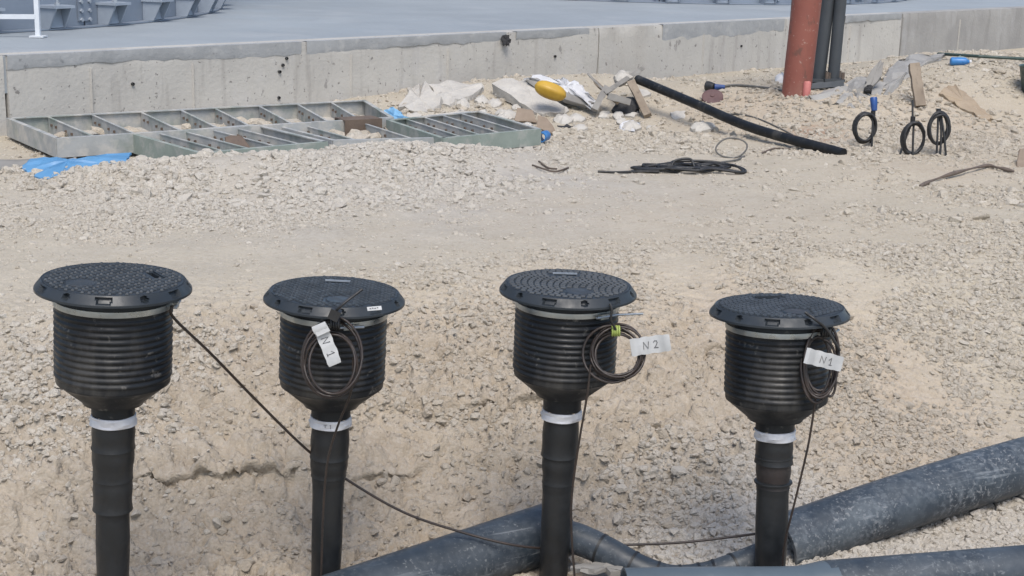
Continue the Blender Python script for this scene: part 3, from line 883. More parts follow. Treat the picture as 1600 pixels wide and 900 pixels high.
# ------------------------------------------------------------------ steel shuttering panels lying by the wall
def panel(corners, ztop, dep, nr, label, m, mfront, skip=(), zrot=0.0, notch=()):
    """corners rear-left, front-left, front-right, rear-right as pixels on the panel's upper rim"""
    RL, FL, FR, RR = [Zp(px, py, ztop) for px, py in corners]
    base = Vector((FL.x, FL.y, ztop - dep))
    root = empty('shuttering_panel', base, label, 'formwork panel', 'steel shuttering panels lying by the wall')
    root['_off'] = tuple(base)
    def rail(a, b, name, mm, inward, th=.010, fl=.024):
        mb = MB()
        n = (b - a).normalized()
        mb.bar(a - Vector((0, 0, dep / 2)), b - Vector((0, 0, dep / 2)), th, dep)
        q = inward * (fl / 2 + th / 2)
        mb.bar(a + q - Vector((0, 0, .0035)), b + q - Vector((0, 0, .0035)), fl, .007)
        return mb.build(name, mm, root)
    along = (FR - FL).normalized()
    across = (RL - FL).normalized()
    rail(FL, FR, 'side_rail', mfront, across)
    rail(RL, RR, 'side_rail', m, -across, fl=.022)
    rail(RL - across * .008, FL + across * .008, 'end_rail', mfront, along, fl=.022)
    rail(RR - across * .008, FR + across * .008, 'end_rail', m, -along, fl=.022)
    for k in range(1, nr):
        if k in skip: continue
        t = k / nr + jit(.012)
        a, b = FL.lerp(FR, t) + across * .012, RL.lerp(RR, t) - across * .012
        mb = MB()
        mb.bar(a - Vector((0, 0, dep * .5 + .003)), b - Vector((0, 0, dep * .5 + .003)), .010, dep - .010)
        mb.bar(a - Vector((0, 0, .009)), b - Vector((0, 0, .009)), .017, .006)
        rb = mb.build('rib', m, root)
        # round bolt heads on the rib's face
        hb = MB()
        for q in (.12, .24, .45, .58, .80, .9):
            p = a.lerp(b, q) - Vector((0, 0, dep * .42))
            sd = (b - a).normalized().cross(Vector((0, 0, 1)))
            for sg in (-1, 1):
                hb.box(p + sd * sg * .008, (.016, .016, .016), Matrix.Rotation(.6, 3, 'Z'))
        hb.build('bolt_heads', M['rustplate'], rb, base)['kind'] = 'stuff'
    sh = MB()
    vs = [FL + along * .01, FR - along * .01, RR - along * .01, RL + along * .01]
    lo = [v - Vector((0, 0, dep - .002)) for v in vs]
    up = [v - Vector((0, 0, dep - .008)) for v in vs]
    sh.add(lo + up, [(3, 2, 1, 0), (4, 5, 6, 7)] + [(k, (k + 1) % 4, 4 + (k + 1) % 4, 4 + k) for k in range(4)])
    sh.build('face_sheet', M['debris'], root)
    # mortar lumps left in the bays
    for k in range(44):
        p = FL.lerp(FR, random.random()).lerp(RL.lerp(RR, random.random()), random.uniform(.15, .8)) - Vector((0, 0, dep - .03))
        o = bpy.data.objects.new('mortar_lump', random.choice(ROCKS))
        COL.objects.link(o)
        o.parent = root
        o.location = p - base
        s = random.choice((.02, .03, .045, .07)) * random.uniform(.8, 1.2)
        o.scale = (s * 1.5, s, s * .7)
        o.rotation_euler = (jit(.3), jit(.3), random.uniform(0, 6))
    return root
panel([(10, 184), (88, 216), (615, 183), (570, 156)], .155, .12, 9, 'long grey steel shuttering panel tight against the wall, farthest back', M['formwork'], M['formwork'])
panel([(206, 209), (312, 239), (512, 221), (400, 194)], .150, .12, 5, 'green edged steel shuttering panel half sunk in the gravel bank', M['formwork'], M['formwork_green'])
panel([(604, 187), (692, 216), (845, 201), (748, 173)], .150, .11, 5, 'green fronted steel shuttering panel beside the cardboard pieces', M['formwork'], M['formwork_green'])
panel([(422, 194), (520, 219), (690, 215), (596, 184)], .135, .10, 4, 'grey steel shuttering panel with a rusty box section lying on it', M['formwork'], M['formwork'], skip=(2,))

# ------------------------------------------------------------------ debris near the wall
def near(px, py, up=0.0): 
    p = hit(px, py)
    return depth_of(p)
chunk('blue_sheet', [(34, 262), (48, 248), (120, 250), (205, 238), (198, 252), (120, 266), (76, 279), (52, 275)], near(80, 279) - .02, .0095, .012, M['blue_sheet'], 'bright blue plastic sheet sticking out under the long panel', 'plastic sheet', rough=.006, sub=5, top_noise=.009, bow=.03)
chunk('timber_board', [(-30, 252), (60, 247), (44, 262), (-30, 270)], near(10, 270), .012, .03, M['wood_grey'], 'grey board lying at the left edge in front of the wall', 'board')
chunk('rusty_plate', [(348, 226), (352, 214), (378, 212), (392, 232), (370, 236)], near(370, 236) - .6, .006, .02, M['rustplate'], 'rusty brown plate lying in the green edged panel', 'metal plate')
# rusty box section
def boxsec():
    p = hit(560, 220)
    root = empty('box_section', Vector((p.x, p.y, p.z)), 'rusty brown box section sitting on the grey shuttering panel', 'steel section')
    rot = Matrix.Rotation(.55, 3, 'Z')
    for dy, dz, sz in ((0, .155, (.28, .17, .008)), (0, .05, (.28, .17, .008)), (-.081, .102, (.28, .008, .098)), (.081, .102, (.28, .008, .098))):
        MB().box(rot @ Vector((0, dy, dz)), sz, rot).build('plate', M['rustplate'], root)
boxsec()
chunk('concrete_lump', [(508, 226), (512, 214), (540, 213), (552, 222), (545, 229), (520, 230)], near(530, 230) - .05, .006, .06, M['debris'], 'pale concrete lump wedged at the corner of the panels', 'rubble', sub=3)
# broken slabs
chunk('broken_slab', [(622, 168), (640, 140), (655, 130), (668, 129), (684, 150), (682, 166), (660, 174), (640, 172)], near(650, 174) - .10, 'lean', .09, M['debris'], 'leftmost broken concrete slab of the heap by the wall', 'rubble', rough=.03, group='broken concrete slabs')
chunk('broken_slab', [(668, 131), (700, 124), (752, 129), (754, 136), (704, 162), (690, 162), (682, 148)], near(695, 164) - .06, 'lean', .08, M['debris'], 'broad broken slab tilted between two others against the wall', 'rubble', rough=.03, group='broken concrete slabs')
chunk('broken_slab', [(768, 130), (800, 122), (838, 128), (882, 166), (872, 176), (848, 178), (812, 160)], near(850, 180) - .08, 'lean', .08, M['debris'], 'sloping broken slab below the yellow plastic piece', 'rubble', rough=.02, group='broken concrete slabs')
chunk('broken_slab', [(650, 184), (700, 176), (756, 172), (760, 180), (720, 190), (660, 194)], near(700, 194) - .04, 'lean', .04, M['debris'], 'flat thin broken slab in front of the tilted slabs', 'rubble', rough=.03, group='broken concrete slabs')
for k, (a, b, c, d, lb) in enumerate([(722, 162, 26, 12, 'fist sized lump at the foot of the tilted slabs, left one'), (752, 156, 22, 12, 'pale lump between the two largest tilted slabs'), (790, 178, 34, 14, 'rounded concrete lump behind the green fronted panel'), (880, 186, 30, 12, 'concrete lump under the end of the white sheet'), (1100, 198, 40, 14, 'flat pale rock beside the black conduit'), (985, 196, 30, 14, 'whitish rock below the brown timber')]):
    pts = [(a + c * .5 * math.cos(t) * random.uniform(.8, 1.1), b + d * .6 * math.sin(t) * random.uniform(.8, 1.1)) for t in np.linspace(0, 2 * PI, 8)[:-1]]
    chunk('concrete_lump', pts, near(a, b + d * .6) - .03, .010, .07, M['debris'], lb, 'rubble', rough=.02, bow=.03)
LUMPS = []
for k in range(34):
    a, b = random.uniform(625, 1060), random.uniform(138, 200)
    if 820 < a < 935 and b < 172: continue
    c, d = random.uniform(12, 30), random.uniform(7, 13)
    pts = [(a + c * .5 * math.cos(t) * random.uniform(.75, 1.15), b + d * .6 * math.sin(t) * random.uniform(.75, 1.15)) for t in np.linspace(0, 2 * PI, random.choice((6, 7, 8)))[:-1]]
    o = chunk('concrete_lump', pts, near(a, b + d * .6) - .04, random.uniform(.006, .014), random.uniform(.04, .09), M['debris'], 'small pale concrete lump in the heap along the wall', 'rubble', rough=.010, sub=2, bow=random.uniform(0, .03), group='small lumps in the rubble heap')
    LUMPS.append((a, b, o))
MARKS = {'the leftmost broken slab': (650, 180), 'the broad tilted slab': (715, 170), 'the sloping slab': (790, 170), 'the cardboard pieces': (845, 192), 'the white sheet': (905, 186), 'the timber pile': (970, 175), 'the conduit top': (1035, 175)}
for mk, (mx, my) in MARKS.items():
    near_ = sorted([l for l in LUMPS if min(MARKS, key=lambda q: math.hypot(MARKS[q][0] - l[0], MARKS[q][1] - l[1])) == mk], key=lambda l: l[0])
    for k, l in enumerate(near_):
        w_ = ('leftmost', 'second from the left', 'third from the left', 'fourth from the left', 'fifth from the left', 'sixth from the left', 'seventh from the left', 'eighth from the left', 'ninth from the left')[k]
        l[2]['label'] = ('%s of the small pale lumps beside %s' % (w_, mk)) if len(near_) > 1 else 'small pale lump beside ' + mk
# white sheet on a dark board, yellow piece under it
_dw = near(880, 182) + .05
chunk('dark_board', [(822, 124), (845, 121), (905, 140), (930, 160), (922, 166), (880, 154), (840, 137)], _dw, .008, .03, M['wood_grey'], 'grey board under the crumpled white sheet', 'board')
chunk('white_sheet', [(820, 122), (846, 117), (872, 124), (886, 125), (902, 133), (921, 147), (932, 166), (926, 172), (916, 158), (880, 142), (846, 128)], _dw - .05, .008, .012, M['white_sheet'], 'crumpled white sheet draped over the rubble by the wall', 'sheet', rough=.02, sub=4, top_noise=.015, bow=.02)
def yellow():
    c = D(860, 142, _dw - .16)
    ax = (D(880, 149, _dw - .16) - D(838, 133, _dw - .16)).normalized()
    up = (UP - ax * UP.dot(ax)).normalized()
    fw = ax.cross(up)
    vs, fs = [], []
    nu, nv = 20, 24
    for i in range(nu + 1):
        u = -1 + 2 * i / nu
        rr = math.sqrt(max(0, 1 - abs(u) ** 2.6))
        for j in range(nv):
            a = 2 * PI * j / nv
            g = 1 + .05 * math.cos(a * 6)
            vs.append(c + ax * u * .130 + up * (rr * .065 * math.sin(a) * g) + fw * (rr * .085 * math.cos(a) * g))
    for i in range(nu):
        for j in range(nv): fs.append((i * nv + j, i * nv + (j + 1) % nv, (i + 1) * nv + (j + 1) % nv, (i + 1) * nv + j))
    o = MB().add(vs, fs).build('plastic_shell', M['yellow'], None, c, smooth=50)
    tag(o, 'rounded yellow ribbed plastic piece under the white sheet', 'plastic piece')
yellow()
def timber(a, b, wd, th, m, label, cat='timber', da=0, db=0):
    A, B = D(a[0], a[1], a[2]), D(b[0], b[1], b[2])
    n = 7
    vs, fs = [], []
    d = (B - A).normalized()
    sd = d.cross(FWD).normalized()
    up = sd.cross(d)
    for i in range(n):
        p = A.lerp(B, i / (n - 1))
        ww = wd * random.uniform(.88, 1.08)
        for sx, sy in ((-1, -1), (1, -1), (1, 1), (-1, 1)):
            vs.append(p + sd * sx * ww / 2 + up * sy * th / 2 + Vector((jit(.002), jit(.002), jit(.002))))
    for i in range(n - 1):
        for k in range(4): fs.append((i * 4 + k, i * 4 + (k + 1) % 4, i * 4 + 4 + (k + 1) % 4, i * 4 + 4 + k))
    fs += [(3, 2, 1, 0), tuple((n - 1) * 4 + k for k in range(4))]
    o = MB().add(vs, fs).build('timber_piece', m, None, Vector((A.x, A.y, min(A.z, B.z))))
    return tag(o, label, cat)
_dt = near(960, 182)
timber((944, 146, _dt), (1005, 106, _dt + .3), .035, .03, M['wood_grey'], 'slender grey timber slanting up to the right over the rubble')
timber((918, 115, _dt + .2), (944, 141, _dt + .05), .018, .02, M['wood_grey'], 'thin grey stick leaning left above the timber pile')
timber((986, 128, _dt + .1), (1012, 181, _dt - .12), .062, .04, M['wood'], 'short brown timber standing on end beside the black conduit')
timber((928, 172, _dt - .1), (948, 136, _dt + .05), .05, .03, M['wood_grey'], 'grey timber offcut upright at the right end of the white sheet')
timber((950, 150, _dt - .12), (985, 160, _dt - .1), .05, .03, M['wood_grey'], 'grey timber offcut lying crosswise in the middle of the pile')
timber((930, 128, _dt + .25), (965, 160, _dt - .05), .03, .03, M['wood'], 'narrow brown lath crossing the timber pile')
chunk('dark_bag', [(955, 172), (968, 155), (990, 152), (1000, 168), (985, 177)], _dt - .05, .006, .05, M['dark_rag'], 'dark crumpled bag in the shade of the timber pile', 'bag', bow=.03)
chunk('pipe_offcut_board', [(960, 118), (968, 110), (984, 112), (990, 120), (975, 126), (964, 126)], _dt + .15, .006, .05, M['debris'], 'small pale lump at the top of the timber pile', 'rubble', bow=.03)
chunk('cardboard_piece', [(804, 188), (808, 168), (832, 172), (840, 192), (826, 190)], near(822, 194) - .02, .004, .012, M['card'], 'folded brown cardboard piece, left of two', 'cardboard', rough=.004)
chunk('cardboard_piece', [(838, 198), (841, 180), (854, 184), (866, 200), (869, 212), (858, 206)], near(856, 212) - .02, .004, .012, M['card'], 'bent brown cardboard flap above the blue pipe end', 'cardboard', rough=.004)
# blue pipe end
_a, _b = hit(845, 219, .03), hit(864, 212, .03)
mb = MB()
dd = (_b - _a).normalized()
q = Vector((0, 0, 1)).rotation_difference(dd)
for pr in ([(.036, 0), (.036, .13), (.029, .13), (.029, 0), (.036, 0)],):
    t_ = MB().lathe(pr, 20)
    mb.add([q @ Vector(v) + _a + Vector((0, 0, .02)) for v in t_.v], t_.f)
tag(mb.build('pipe_offcut', M['blue'], None, _a, smooth=40), 'short blue plastic pipe end at the corner of the green fronted panel', 'pipe')
chunk('plastic_scrap', [(592, 187), (600, 172), (610, 167), (622, 172), (640, 184), (634, 190), (612, 191)], near(612, 196) - .02, .006, .02, M['pale_blue'], 'crushed light blue plastic scrap where the panels meet', 'scrap', rough=.012, sub=3, top_noise=.012)
chunk('dark_scrap', [(872, 196), (886, 193), (898, 197), (886, 200)], near(886, 200), .01, .02, M['dark_rag'], 'small dark scrap lying in the rubble', 'scrap')
chunk('paper_scrap', [(968, 196), (990, 188), (1000, 193), (992, 206), (974, 206)], near(985, 206), .01, .006, M['white_sheet'], 'dusty white scrap half buried in the rubble', 'scrap', top_noise=.015)

# black conduit sloping down from the rubble
A, B = D(996, 124, near(990, 182) + .15), hit(1318, 240, .01)
Mid = D(1176, 200, depth_of(A.lerp(B, .62)))
world_tube('conduit', spline([A, A.lerp(Mid, .5), Mid, B]), .035, M['hdpe'], 'long straight black conduit sloping from the rubble to the ground', 'pipe', 20)
cpts = [hit(1110, 178, .01), hit(1170, 181, .01), hit(1230, 206, .01), hit(1262, 226, .01), hit(1318, 238, .01)]
world_tube('thin_cable', spline(cpts), .006, M['cable_grey'], 'thin dusty cable running along above the black conduit', 'cable')
world_tube('thin_cable', spline([hit(1188, 240, .01), hit(1210, 232, .01), hit(1235, 233, .01)]), .006, M['wire'], 'short brown wire below the lower part of the conduit', 'wire')
# purple brown disc
_p = hit(1113, 157)
t_ = MB().lathe([(.0, .018), (.016, .018), (.018, .010), (.07, .012), (.085, .004), (.085, -.02)], 24)
q = Vector((0, 0, 1)).rotation_difference(Vector((-.1, -.55, .8)).normalized())
tag(MB().add([q @ Vector(v) + _p + Vector((0, 0, .03)) for v in t_.v], t_.f).build('grinding_disc', M['disc'], None, _p, smooth=40), 'round brown disc lying on the bank near the conduit', 'disc')
# cable with plug
_r = empty('plug_cable', hit(1105, 136), 'grey cable with a black plug lying along the wall foot', 'cable')
_r['_off'] = tuple(_r.location)
pl = [hit(1128, 135, .02), hit(1150, 133, .015), hit(1185, 136, .015), hit(1215, 140, .012), hit(1240, 146, .012)]
MB().tube(spline(pl), .010, 8).build('cord', M['cable_grey'], _r, smooth=60)
a, b = hit(1104, 134, .045), hit(1116, 136, .04)
MB().tube([a, a.lerp(b, .3), b], [.04, .04, .03], 10).build('plug', M['cable_black'], _r, smooth=40)
MB().tube([b, hit(1132, 136, .03)], [.026, .018], 10).build('sleeve', M['blue_tape'], _r, smooth=40)

# ------------------------------------------------------------------ columns
def column(name, basepx, toppx, r, m, label, hgt=5.0, n=24, plate=True):
    b = hit(*basepx)
    db = depth_of(b)
    t = D(*toppx, db - (b.z - 0) * 0)
    # top point at the height the picture shows, straight above within a small lean
    zt = CAM.z + ray(*toppx).z * db
    d0 = ray(*toppx)
    tt = db * 1.0
    for _ in range(3):
        t = CAM + d0 * tt
        tt = tt - (t.y - b.y) / d0.y
    t = CAM + d0 * tt
    ax = (t - b).normalized()
    root = empty(name, b, label, 'column')
    root['_off'] = tuple(b)
    top = b + ax * (hgt / ax.z)
    MB().tube([b - ax * .25, b, b.lerp(top, .5), top], r, n).build('shaft', m, root, smooth=40)
    if plate:
        q = Vector((0, 0, 1)).rotation_difference(ax)
        MB().box(b + Vector((0, 0, .035)), (r * 3.4, r * 3.4, .022)).build('base_plate', m, root)
        bl = MB()
        for sx in (-1, 1):
            for sy in (-1, 1): bl.lathe([(.014, .046), (.014, .10)], 8, b + Vector((sx * r * 1.35, sy * r * 1.35, 0)), cap1=True)
        bl.build('base_bolts', M['wire'], root)
    return root
column('steel_column', (1244, 146), (1261, 0), .112, M['red_steel'], 'thick red painted steel column in front of the wall', plate=False)
column('steel_pole', (1277, 131), (1294, 0), .056, M['grey_steel'], 'dark grey steel pole right beside the red column')
column('steel_pole', (1301, 131), (1313.5, 0), .048, M['grey_steel'], 'dark grey steel pole farthest right of the column group')
column('steel_strut', (1230, 130), (1241, 0), .022, M['wire'], 'slim dark rod against the left side of the red column', plate=False)
_p = hit(1260, 148)
t_ = MB().lathe([(.03, -.04), (.03, .09), (.022, .105), (.022, .02)], 14, _p, cap0=True)
tag(t_.build('safety_cap', M['pink'], None, _p, smooth=40), 'small pink plastic cap at the foot of the red column', 'cap')
_p = hit(1219, 128)
chunk('clear_bag', [(1211, 128), (1214, 117), (1222, 112), (1227, 122), (1225, 130)], depth_of(_p) - .1, .004, .05, M['white_sheet'], 'small whitish plastic bag left of the red column foot', 'bag', bow=.03)
timber((1262, 135, near(1275, 142)), (1318, 131, near(1318, 140)), .05, .04, M['grey_steel'], 'dark steel bar lying at the foot of the grey poles', 'bar')

# ------------------------------------------------------------------ grey sheets, timber and things at the right
chunk('dusty_sheet', [(1262, 152), (1300, 136), (1345, 120), (1386, 130), (1376, 150), (1362, 168), (1330, 168), (1290, 158)], near(1330, 168) - .03, .016, .02, M['fabric_grey'], 'grey dusty sheet spread on the bank right of the grey poles', 'sheet', sub=4, rough=.02, top_noise=.02, bow=.02)
chunk('dusty_sheet', [(1366, 168), (1380, 140), (1388, 108), (1422, 86), (1478, 84), (1462, 98), (1420, 122), (1396, 145)], near(1380, 168) - .03, .020, .02, M['fabric_grey'], 'grey ribbed sheet running up the bank behind the wooden stake', 'sheet', sub=4, rough=.02, top_noise=.02, bow=.02)
chunk('curved_timber', [(1350, 140), (1353, 124), (1366, 104), (1376, 93), (1380, 102), (1374, 122), (1362, 141)], near(1356, 142) - .12, .003, .05, M['wood_grey'], 'grey curved timber offcut standing up between the grey sheets', 'timber')
chunk('dark_scrap', [(1352, 142), (1354, 134), (1364, 134), (1362, 144)], near(1358, 144) - .15, .003, .04, M['dark_rag'], 'black scrap under the curved timber offcut', 'scrap')
_d = near(1438, 168)
timber((1428, 100, _d + .05), (1438, 166, _d - .02), .078, .045, M['wood'], 'brown wooden stake standing in the gravel bank', 'stake')
world_tube('steel_bar', [hit(1466, 84, .05), hit(1530, 88, .05), hit(1600, 92, .05)], .013, M['dark_green'], 'dark bar lying along the wall foot at the right', 'bar')
_d = near(1498, 104)
r_ = empty('plastic_bottle', hit(1500, 102), 'blue and white plastic bottle lying by the grey sheet', 'bottle')
MB().tube([(-.08, 0, .03), (-.07, 0, .03), (.04, 0, .03), (.06, 0, .03), (.07, 0, .03)], [.026, .034, .034, .016, .014], 14).build('body', M['blue'], r_, smooth=40)
MB().tube([(.071, 0, .03), (.088, 0, .03)], .016, 12).build('cap', M['white_sheet'], r_, smooth=40)
chunk('green_bag', [(1484, 94), (1500, 87), (1514, 92), (1508, 100), (1492, 101)], _d + .05, .01, .05, M['formwork_green'], 'dull green bag behind the blue bottle', 'bag', bow=.03)
chunk('brown_board', [(1468, 146), (1476, 136), (1492, 131), (1508, 144), (1532, 168), (1552, 186), (1536, 186), (1506, 170), (1488, 158)], near(1530, 186) - .04, .011, .025, M['brown_sand'], 'brown board half buried on the gravel bank at the right', 'board', sub=4)
# dark green tub at the right edge
_p = hit(1606, 150)
t_ = MB().lathe([(.20, -.05), (.24, .12), (.26, .22), (.265, .225), (.25, .22), (.23, .12)], 32, _p + Vector((.20, .05, 0)), cap0=True)
tag(t_.build('tub', M['dark_green'], None, _p, smooth=40), 'dark green tub cut off by the right edge on the gravel bank', 'tub')
_p = hit(1606, 250)
chunk('brown_board', [(1590, 262), (1594, 232), (1622, 226), (1630, 262)], near(1606, 262), .006, .03, M['card'], 'brown piece at the extreme right edge above the bent stick', 'board')

def coil_loop(c, ax, up, fw, rw, rh, loops, rad, n=26, spread=.012, vary=.08):
    """several loosely stacked turns around c in the plane ax/up"""
    pts = []
    k1, k2, o1, o2 = rw, rh, Vector(), Vector()
    for L in range(loops):
        q_ = ((L * .618 + .3) % 1 - .5) * 1.7      # every turn its own size
        nk1, nk2 = rw * (1 + vary * q_ + jit(vary * .3)), rh * (1 + vary * q_ * .8 + jit(vary * .4))
        no = ax * jit(rw * vary) + up * jit(rh * vary) + fw * jit(spread)
        for j in range(n):
            t = j / n
            a = 2 * PI * t + PI / 2
            kk1, kk2 = k1 + (nk1 - k1) * t, k2 + (nk2 - k2) * t
            oo = o1.lerp(no, t) if L else no * t
            pts.append(c + oo + ax * math.cos(a) * kk1 + up * math.sin(a) * kk2 + fw * (spread * .35 * math.sin(3 * a + L)))
        k1, k2, o1 = nk1, nk2, no
    return pts
# three standing coils
def far_coil(cpx, w_, h_, topx, legs, label, tape=None, loops=5, stem=None):
    dleg = near(*legs[0])
    b = hit(*legs[0])
    c = D(cpx[0], cpx[1], dleg)
    s = dleg / F
    root = empty('cable_coil', b, label, 'cable coil', 'cable coils standing in the gravel')
    root['_off'] = tuple(b)
    up = Vector((0, 0, 1)) * .98 + FWD * .02
    up.normalize()
    ax = Vector((1, .25, 0)).normalized()
    fw = ax.cross(up)
    pts = coil_loop(c, ax, up, fw, w_ * .5 * s, h_ * .5 * s, loops, .008, 22, .02, .11)
    MB().tube(pts, .0085, 7).build('turns', M['cable_black'], root, smooth=70)
    for k, lg in enumerate(legs):
        e = D(lg[0], lg[1], dleg)
        g = hit(*lg)
        tp = D(topx[0] + k * 2, topx[1], dleg)
        MB().tube(spline([tp, tp.lerp(g, .5) + ax * jit(.012), g - Vector((0, 0, .06))]), .0075, 7).build('cable_leg', M['cable_black'], root, smooth=70)
    if stem:
        MB().tube(spline([D(*stem[0], dleg), D(*stem[1], dleg)]), .007, 7).build('stem', M['cable_black'], root, smooth=70)
    if tape:
        a, b2 = D(*tape[0], dleg - .01), D(*tape[1], dleg - .01)
        o = MB().tube([a, a.lerp(b2, .08), a.lerp(b2, .5), b2], [.022, .026, .024, .02], 12).build('tape_wrap', M['blue_tape'], root, smooth=50)
    t = D(topx[0], topx[1], dleg)
    MB().tube([t + Vector((0, 0, .03)), t - Vector((0, 0, .025))], .016, 10).build('tie', M['cable_black'], root, smooth=50)
far_coil((1352, 199), 34, 44, (1364, 180), [(1363, 230), (1358, 226)], 'black cable coil with blue tape on top, left of the three standing coils', tape=((1365, 152), (1366, 173)))
far_coil((1428, 217), 36, 50, (1426, 189), [(1402, 243), (1427, 243)], 'black cable coil with a tall wire stem, middle of the three standing coils', stem=((1426, 156), (1426, 190)))
far_coil((1466, 200), 33, 48, (1466, 177), [(1464, 244), (1469, 244), (1481, 244)], 'black oval cable coil on splayed legs, right of the three standing coils')
# bent stick
st_ = [hit(1437, 291, .012), hit(1462, 280, .015), hit(1500, 268, .03), hit(1540, 259, .02), hit(1560, 262, .02), hit(1584, 268, .012)]
world_tube('bent_stick', spline(st_, 5), [.010 + .004 * math.sin(k * .9) for k in range(26)], M['wire'], 'dark bent stick lying on the gravel at the right', 'stick', 7)
# black cable heap
def heap():
    c = hit(1078, 267)
    root = empty('cable_heap', c, 'heap of tangled black cable lying flat on the dusty ground', 'cable')
    root['_off'] = tuple(c)
    pts = []
    for k in range(64):
        a = k * .62 + jit(.2)
        rr = .20 + .10 * math.sin(k * .37) + jit(.085)
        x, y = c.x + rr * 1.05 * math.cos(a) - .02, c.y + rr * .50 * math.sin(a)
        pts.append(Vector((x, y, float(height(x, y)) + .010 + .03 * random.random())))
    MB().tube(spline(pts, 4), .0085, 6).build('tangle', M['cable_black'], root, smooth=70)
    tl = [hit(1030, 268, .015), hit(1000, 268, .012), hit(965, 269, .012), hit(934, 268, .01)]
    MB().tube(spline(tl), .008, 6).build('tail', M['cable_black'], root, smooth=70)
    tl = [hit(1100, 262, .02), hit(1125, 254, .012), hit(1150, 250, .012), hit(1163, 244, .01)]
    MB().tube(spline(tl), .006, 6).build('tail', M['cable_grey'], root, smooth=70)
    arch = [c + Vector((-.12, 0, .02)), c + Vector((-.09, .02, .06)), c + Vector((0.0, .03, .07)), c + Vector((.03, 0, .02))]
    MB().tube(spline(arch), .008, 6).build('loop', M['cable_black'], root, smooth=70)
heap()
_c = D(1143, 231, near(1143, 246))
lp = [_c + Vector((1, .1, 0)) * (.105 * math.cos(a) * (1 + .1 * math.sin(2 * a))) + Vector((0, .35, .9)) * (.07 * math.sin(a)) for a in np.linspace(-.9, 5.38, 26)]
world_tube('wire_loop', [lp[0] + Vector((.02, -.06, -.02))] + lp, .006, M['cable_grey'], 'single thin wire loop standing on the ground behind the cable heap', 'wire')
for k, (pts, lb) in enumerate([([(832, 258), (850, 264), (868, 268), (888, 262)], 'crooked thin wire on the dusty ground left of the cable heap'), ([(842, 252), (856, 262), (870, 264)], 'shorter bent wire crossing the crooked one')]):
    world_tube('wire_scrap', spline([hit(a, b, .012 + jit(.008)) for a, b in pts], 5), .006, M['wire'], lb, 'wire', 6)

# ------------------------------------------------------------------ inspection chambers on black pipes
def lid_parts():
    """lid, frame, pads: local z = 0 at the lid's upper face"""
    R = .185
    # frame with sloping skirt and pockets
    prof = [(.172, -.012), (.1875, -.001), (.1900, .0)]
    ns = 16
    for k in range(ns + 1):
        t = k / ns
        prof.append((.1912 + .0158 * t, -.001 - .021 * t))
    prof += [(.2078, -.0235), (.2078, -.0295), (.200, -.031), (.16, -.036)]
    n = 300
    def rf(a, z):
        if not (-.0215 < z < -.0015): return 0
        t = (-.001 - z) / .021
        d = 0
        for k in range(12):
            ca = 2 * PI * (k + .35) / 12
            da = (a - ca + PI) % (2 * PI) - PI
            if k % 2:
                rr = math.hypot(da * .205, (t - .5) * .026)
                if rr < .0100: d = -.016
            else:
                hw = .024 - .008 * t
                if abs(da * .205) < hw and .18 < t < .98: d = -.013
        return d
    frame = MB().lathe(prof, n, rfun=rf)
    # lid plate with a pocket
    bm = bmesh.new()
    ring = [bm.verts.new((R * math.cos(2 * PI * k / 72), R * math.sin(2 * PI * k / 72), 0)) for k in range(72)]
    rect = [(-.034, .105), (.034, .105), (.034, .122), (-.034, .122)]
    rv = [bm.verts.new((x, y, 0)) for x, y in rect]
    ed = [bm.edges.new((ring[k], ring[(k + 1) % 72])) for k in range(72)] + [bm.edges.new((rv[k], rv[(k + 1) % 4])) for k in range(4)]
    bmesh.ops.triangle_fill(bm, edges=ed, use_beauty=True)
    lo = [bm.verts.new((x, y, -.014)) for x, y in rect]
    for k in range(4): bm.faces.new((rv[k], rv[(k + 1) % 4], lo[(k + 1) % 4], lo[k]))
    bm.faces.new(lo)
    rl_ = [bm.verts.new((R * math.cos(2 * PI * k / 72), R * math.sin(2 * PI * k / 72), -.02)) for k in range(72)]
    for k in range(72): bm.faces.new((ring[k], ring[(k + 1) % 72], rl_[(k + 1) % 72], rl_[k]))
    me = bpy.data.meshes.new('lid')
    bmesh.ops.recalc_face_normals(bm, faces=bm.faces)
    bm.to_mesh(me)
    bm.free()
    me.materials.append(M['lidm'])
    return frame, me
